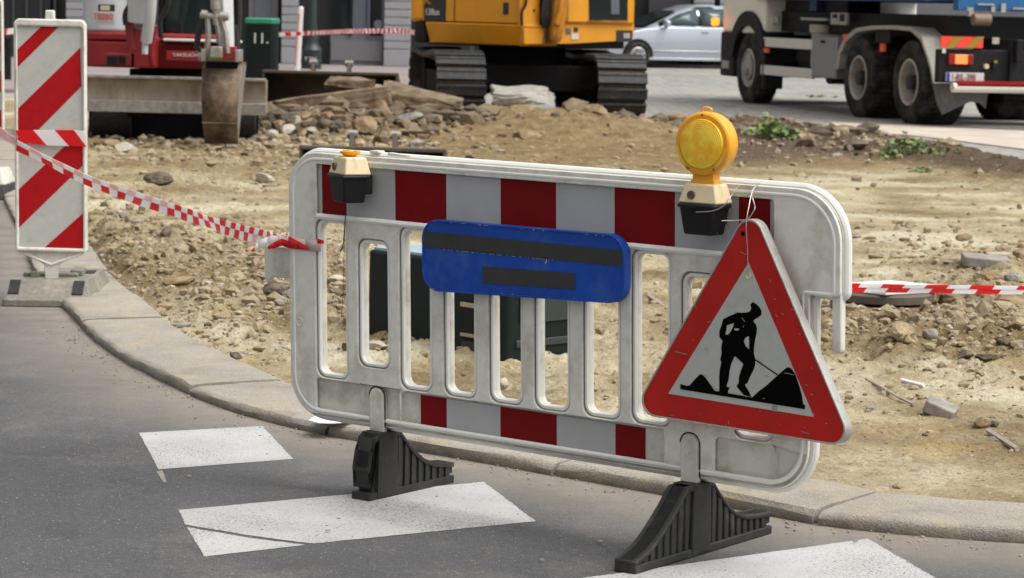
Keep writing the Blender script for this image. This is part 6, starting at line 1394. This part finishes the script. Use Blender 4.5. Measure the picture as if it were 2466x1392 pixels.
secs2 = [(-.82, .0), (-.72, .60), (-.60, .93), (-.45, 1.0), (.45, 1.0), (.60, .93), (.72, .60), (.82, .0)]
V_ = []
for y, k in secs2: V_ += [(1.0 + (x - 1.0) * (.97 + .03 * k), y, .95 + (z - .95) * k) for x, z in roofP]
fs = [(j * nL + i, j * nL + i + 1, (j + 1) * nL + i + 1, (j + 1) * nL + i) for j in range(len(secs2) - 1) for i in range(nL - 1)]
mb.add(V_, fs); mb.build('roof', M_carsilver, car, smooth=60, fix=True)
def carpanel(name, pts, m, sgn=1, out=.012):
    # pts (x,z) laid on the greenhouse/side surface facing sgn
    def ysurf(x, z):
        if z <= .97: return .872
        roofz = float(np.interp(x, [p[0] for p in roofP], [p[1] for p in roofP])); k = min(1, max(0, (z - .95) / max(.05, roofz - .95)))
        return float(np.interp(k, [0, .60, .93, 1], [.82, .72, .60, .45]))
    P = rounded([(a, b, .03) for a, b in pts], 3); mb = MB(); n = len(P)
    A_ = [(x, sgn * (ysurf(x, z) + out), z) for x, z in P]; c_ = (sum(p[0] for p in A_) / n, sgn * (ysurf(sum(p[0] for p in P) / n, sum(p[1] for p in P) / n) + out), sum(p[2] for p in A_) / n)
    mb.add(A_ + [c_], [(i, (i + 1) % n, n) for i in range(n)]); o = mb.build(name, m, car, smooth=60, fix=False); s_ = o.modifiers.new('s', 'SOLIDIFY'); s_.thickness = .012; s_.offset = 0; return o
for sg in (-1, 1):
    carpanel('window_surround', [(-.42, 1.01), (2.08, 1.01), (1.55, 1.31), (1.0, 1.46), (.2, 1.47), (-.18, 1.40)], M_decal, sg, .03)
    carpanel('side_window', [(1.02, 1.03), (1.98, 1.03), (1.50, 1.27), (1.02, 1.42)], M_carglass, sg, .045)
    carpanel('side_window', [(.18, 1.03), (.94, 1.03), (.94, 1.42), (.25, 1.42)], M_carglass, sg, .045)
    carpanel('side_window', [(-.35, 1.05), (.10, 1.03), (.12, 1.38), (-.12, 1.36)], M_carglass, sg, .045)
    mb = MB(); mb.box((1.88, sg * .97, 1.06), (.13, .22, .14)); mb.box((1.86, sg * .90, .99), (.08, .12, .08)); mb.build('door_mirror', M_carsilver, car, bevel=.03)
    mb = MB(); mb.box((.85, sg * .885, .88), (.18, .03, .035)); mb.build('door_handle', M_fender, car, bevel=.008)
    mb = MB(); mb.box((1.3, sg * .885, .235), (2.0, .03, .06)); mb.box((1.3, sg * .880, .42), (1.7, .02, .03)); mb.build('side_moulding', M_carsilver, car, bevel=.01)
    wheel(car, WB, sg * .905, .31, .20, sg, .19, dish=.04, rimm=M_rimalloy, spokes=9); wheel(car, 0, sg * .905, .31, .20, sg, .21, dish=.04, rimm=M_rimalloy, spokes=9)
    for xw in (0, WB):
        mb = MB(); P = [(xw + math.cos(a) * .385, .31 + math.sin(a) * .385) for a in [math.pi * k / 14 - .15 + .021 * k for k in range(15)]]; mb.prism(P + [(xw - .385, .19), (xw + .385, .19)][::1], sg * .60, sg * .882, 'y'); mb.build('wheel_well', M_dark, car)
mb = MB(); V_ = []
mb.add([(1.50, -.56, 1.335), (1.50, .56, 1.335), (2.34, .70, .965), (2.34, -.70, .965)], [(0, 1, 2, 3)]); mb.add([(1.50, -.56, 1.365), (1.50, .56, 1.365), (2.36, .74, .99), (2.36, -.74, .99)], [(0, 1, 2, 3)]); mb.build('windscreen', M_glass, car)
mb = MB()
for sg in (-1, 1): mb.box((3.0, sg * .66, .70), (.42, .28, .13), (0, .35, 0))
mb.split('headlight', M_plate, car, bevel=.03)
mb = MB(); mb.box((3.27, 0, .40), (.08, 1.0, .16)); mb.build('grille', M_decal, car)

# ------------------------------------------------------------------ facade
BYY = 54.0
bd = thing('town_building', 'grey town facade with light rusticated piers and dark shop doors behind the site', 'building', (0, BYY, .11), 0, 'town houses behind the site')
def bxp(px): return D(px, 100, BYY).x
def bz(px, py): return D(px, py, BYY).z - .11
mb = MB(); mb.box((-23.5, 3.2, 4.5), (45, 6, 9)); mb.build('wall', M_walldark, bd)
bd2 = thing('town_building', 'farther grey building with dark garage shutters behind the silver car and truck', 'building', (0, 62.4, .14), 0, 'town houses behind the site')
mb = MB(); mb.box((22, 3.2, 4.5), (48, 6, 9)); mb.build('wall', M_walldark, bd2)
def fbox(name, x0, x1, z0, z1, m, out=.1, th=.3, parent=None, bevel=0):
    a, b = bxp(x0), bxp(x1); mb = MB(); mb.box(((a + b) / 2, .2 - out - th / 2 + .15, (z0 + z1) / 2), (b - a, th, z1 - z0)); return mb.build(name, m, parent or bd, bevel=bevel)
for x0, x1 in ((163, 212), (680, 717), (926, 988), (-60, -20)):
    a, b = bxp(x0), bxp(x1); mb = MB(); k = 0; z = -.1
    mb.box(((a + b) / 2, .0, 3), (b - a - .03, .38, 6.2))
    z = .0; hh = .36
    while z < 6:
        mb.box(((a + b) / 2, -.02, z + hh / 2), (b - a, .42, hh - .02)); z += hh; hh = .165
    mb.build('pier', M_wallgrey, bd, bevel=.006)
fbox('wall_panel', 598, 668, .0, 6, M_wallmid, .02); fbox('window', 612, 652, .5, 4, M_doorblue, .06)
fbox('wall_panel', 0, 120, 0, 6, M_walldark, .02)
for x in (30, 62, 96, 130): fbox('door_mullion', x, x + 5, 0, 6, M_shutter, .08)
fbox('shop_plinth', 795, 924, .0, .62, M_wallmid, .05); fbox('shop_plinth', 798, 920, .10, .52, mat('plinth_panel', (.16, .16, .17), .6), .09)
fbox('shop_window', 800, 842, .65, 5, M_glass, .03); fbox('door_panel', 848, 882, .62, 5, M_doorblue, .05); fbox('door_mullion', 842, 846, .6, 5, M_trubbl, .1); fbox('door_mullion', 884, 890, .6, 5, M_doorblue, .1); fbox('door_mullion', 918, 925, .1, 5, M_wallmid, .04)
a = bxp(911); mb = MB(); mb.cyl((a, -.1, bz(911, 58)), (a, -.18, bz(911, 58)), .09); mb.build('wall_lamp', M_doorblue, bd)
mb = MB(); mb.box((-23.5, -.02, 6.4), (45, .6, .35)); mb.build('cornice', M_wallgrey, bd)
for k in range(-18, 0):
    mb = MB(); mb.box((k * 2.4, .17, 7.8), (1.1, .1, 1.7)); mb.build('upper_window', M_glass, bd)
BYY = 62.4; bd = bd2
fbox('garage_shutter', 1560, 1662, 0, 5, M_shutter, .05)
a, b = bxp(1668), bxp(1740); mb = MB(); z = 0
while z < 5: mb.box(((a + b) / 2, .02, z + .14), (b - a, .3, .27)); z += .29
mb.build('light_shutter', M_wallgrey, bd)
fbox('garage_shutter', 1760, 2100, 0, 5, M_wallmid, .05); fbox('wall_panel', 2110, 2700, 0, 6, M_wallmid, .04)
mb = MB(); mb.box((22, -.02, 6.4), (48, .6, .35)); mb.build('cornice', M_wallgrey, bd)
for k in range(0, 19):
    mb = MB(); mb.box((k * 2.4, .17, 7.8), (1.1, .1, 1.7)); mb.build('upper_window', M_glass, bd)

# ------------------------------------------------------------------ lamp post, pole, bin, far tape
lp = D(750, 165, 50.5); pm = FPX / 50.5
post = thing('lamp_post', 'dark green cast-iron street lamp post with a moulded base', 'lamp post', (lp.x, 50.5, .11))
def hz(py): return D(750, py, 50.5).z - .11
rp = lambda w_: w_ / pm / 2
mb = MB(); mb.lathe([(rp(48), 0), (rp(46), hz(128)), (rp(50), hz(120)), (rp(40), hz(112)), (rp(28), hz(100)), (rp(34), hz(90)), (rp(24), hz(80)), (rp(26), hz(66)), (rp(22), hz(40)), (rp(20), hz(-60)), (rp(16), 3.6), (.03, 3.7)], (0, 0, 0), (0, 0, 1), 12); mb.build('post_shaft', M_post, post, smooth=45)
mb = MB(); mb.lathe([(.06, 3.65), (.22, 3.75), (.28, 4.2), (.1, 4.45), (0, 4.5)], (0, 0, 0), (0, 0, 1), 10); mb.build('lantern', M_glass, post)
text('base_marking', 'T TM', .1, M_wfont, post, frame_mat((-rp(30), -rp(49), hz(146)), (1, 0, 0), (0, 0, 1)), .002)
p0 = D(716, 170, 48.5); p1 = D(725, 20, 48.5)
pole = thing('ranging_pole', 'white pole with faded red stripe leaning beside the lamp post', 'pole', (p0.x, 48.5, p0.z))
mb = MB(); mb.cyl((0, 0, 0), tuple(p1 - p0), .056, .05, seg=14); mb.lathe([(.05, 0), (.035, .03), (0, .04)], tuple(p1 - p0), (0, 0, 1), 14); mb.build('pole_shaft', M_tape_w, pole)
mb = MB(); dd_ = (p1 - p0); mb.tube([(-.035, -.03, .1), (dd_.x - .03, -.03, dd_.z - .1)], .02, 5); mb.build('red_stripe', mat('faded_pole_red', (.6, .2, .17), .5), pole)
bnp = D(622, 180, 30.0)
gb = thing('green_street_bin', 'dark green street cabinet numbered 11 with a bright green top edge', 'cabinet', (bnp.x, 30.0, .05), r_(-6))
pm3 = FPX / 30.0; wb2 = 68 / pm3; zt2 = D(624, 54, 30.0).z - .05
mb = MB(); mb.prism(rounded([(-wb2 / 2, 0, .03), (wb2 / 2, 0, .03), (wb2 / 2, .4, .03), (-wb2 / 2, .4, .03)], 4), 0, zt2); mb.build('cabinet_body', M_greenbin, gb, bevel=.01)
mb = MB(); mb.prism(rounded([(-wb2 / 2 - .005, -.008, .03), (wb2 / 2 + .005, -.008, .03), (wb2 / 2 + .005, .41, .03), (-wb2 / 2 - .005, .41, .03)], 4), zt2 - .02, zt2 + .05); mb.build('cabinet_lid', M_binlid, gb, bevel=.015)
text('number_marking', '11.', .17, M_wfont, gb, frame_mat((-.085, -.012, zt2 - .24), (1, 0, 0), (0, 0, 1)), .002)
ribbon('barrier_tape', 'far red and white tape running past the lamp post to the orange excavator', [D(658, 84, 47.5), D(760, 79, 46), D(870, 75, 40.0), D(985, 76, 36.0), D(1008, 95, 33.0)], .075, 40, rep=.34, off=.0)
ribbon('barrier_tape', 'short piece of far tape at the left edge behind the tall beacon', [D(-40, 82, 30.0), D(30, 75, 30.5), D(40, 74, 30.5)], .07, 10, rep=.3, off=.0)
# grey stones / posts on the left edge behind the beacon
bol = thing('dark_bollard', 'dark bollard behind the left beacon at the picture edge', 'bollard', (D(14, 120, 40).x, 40, .0))
mb = MB(); mb.lathe([(.09, 0), (.08, .7), (.11, .75), (.09, .85), (0, .9)], (0, 0, 0), (0, 0, 1), 14); mb.build('bollard_shaft', M_trubbl, bol)
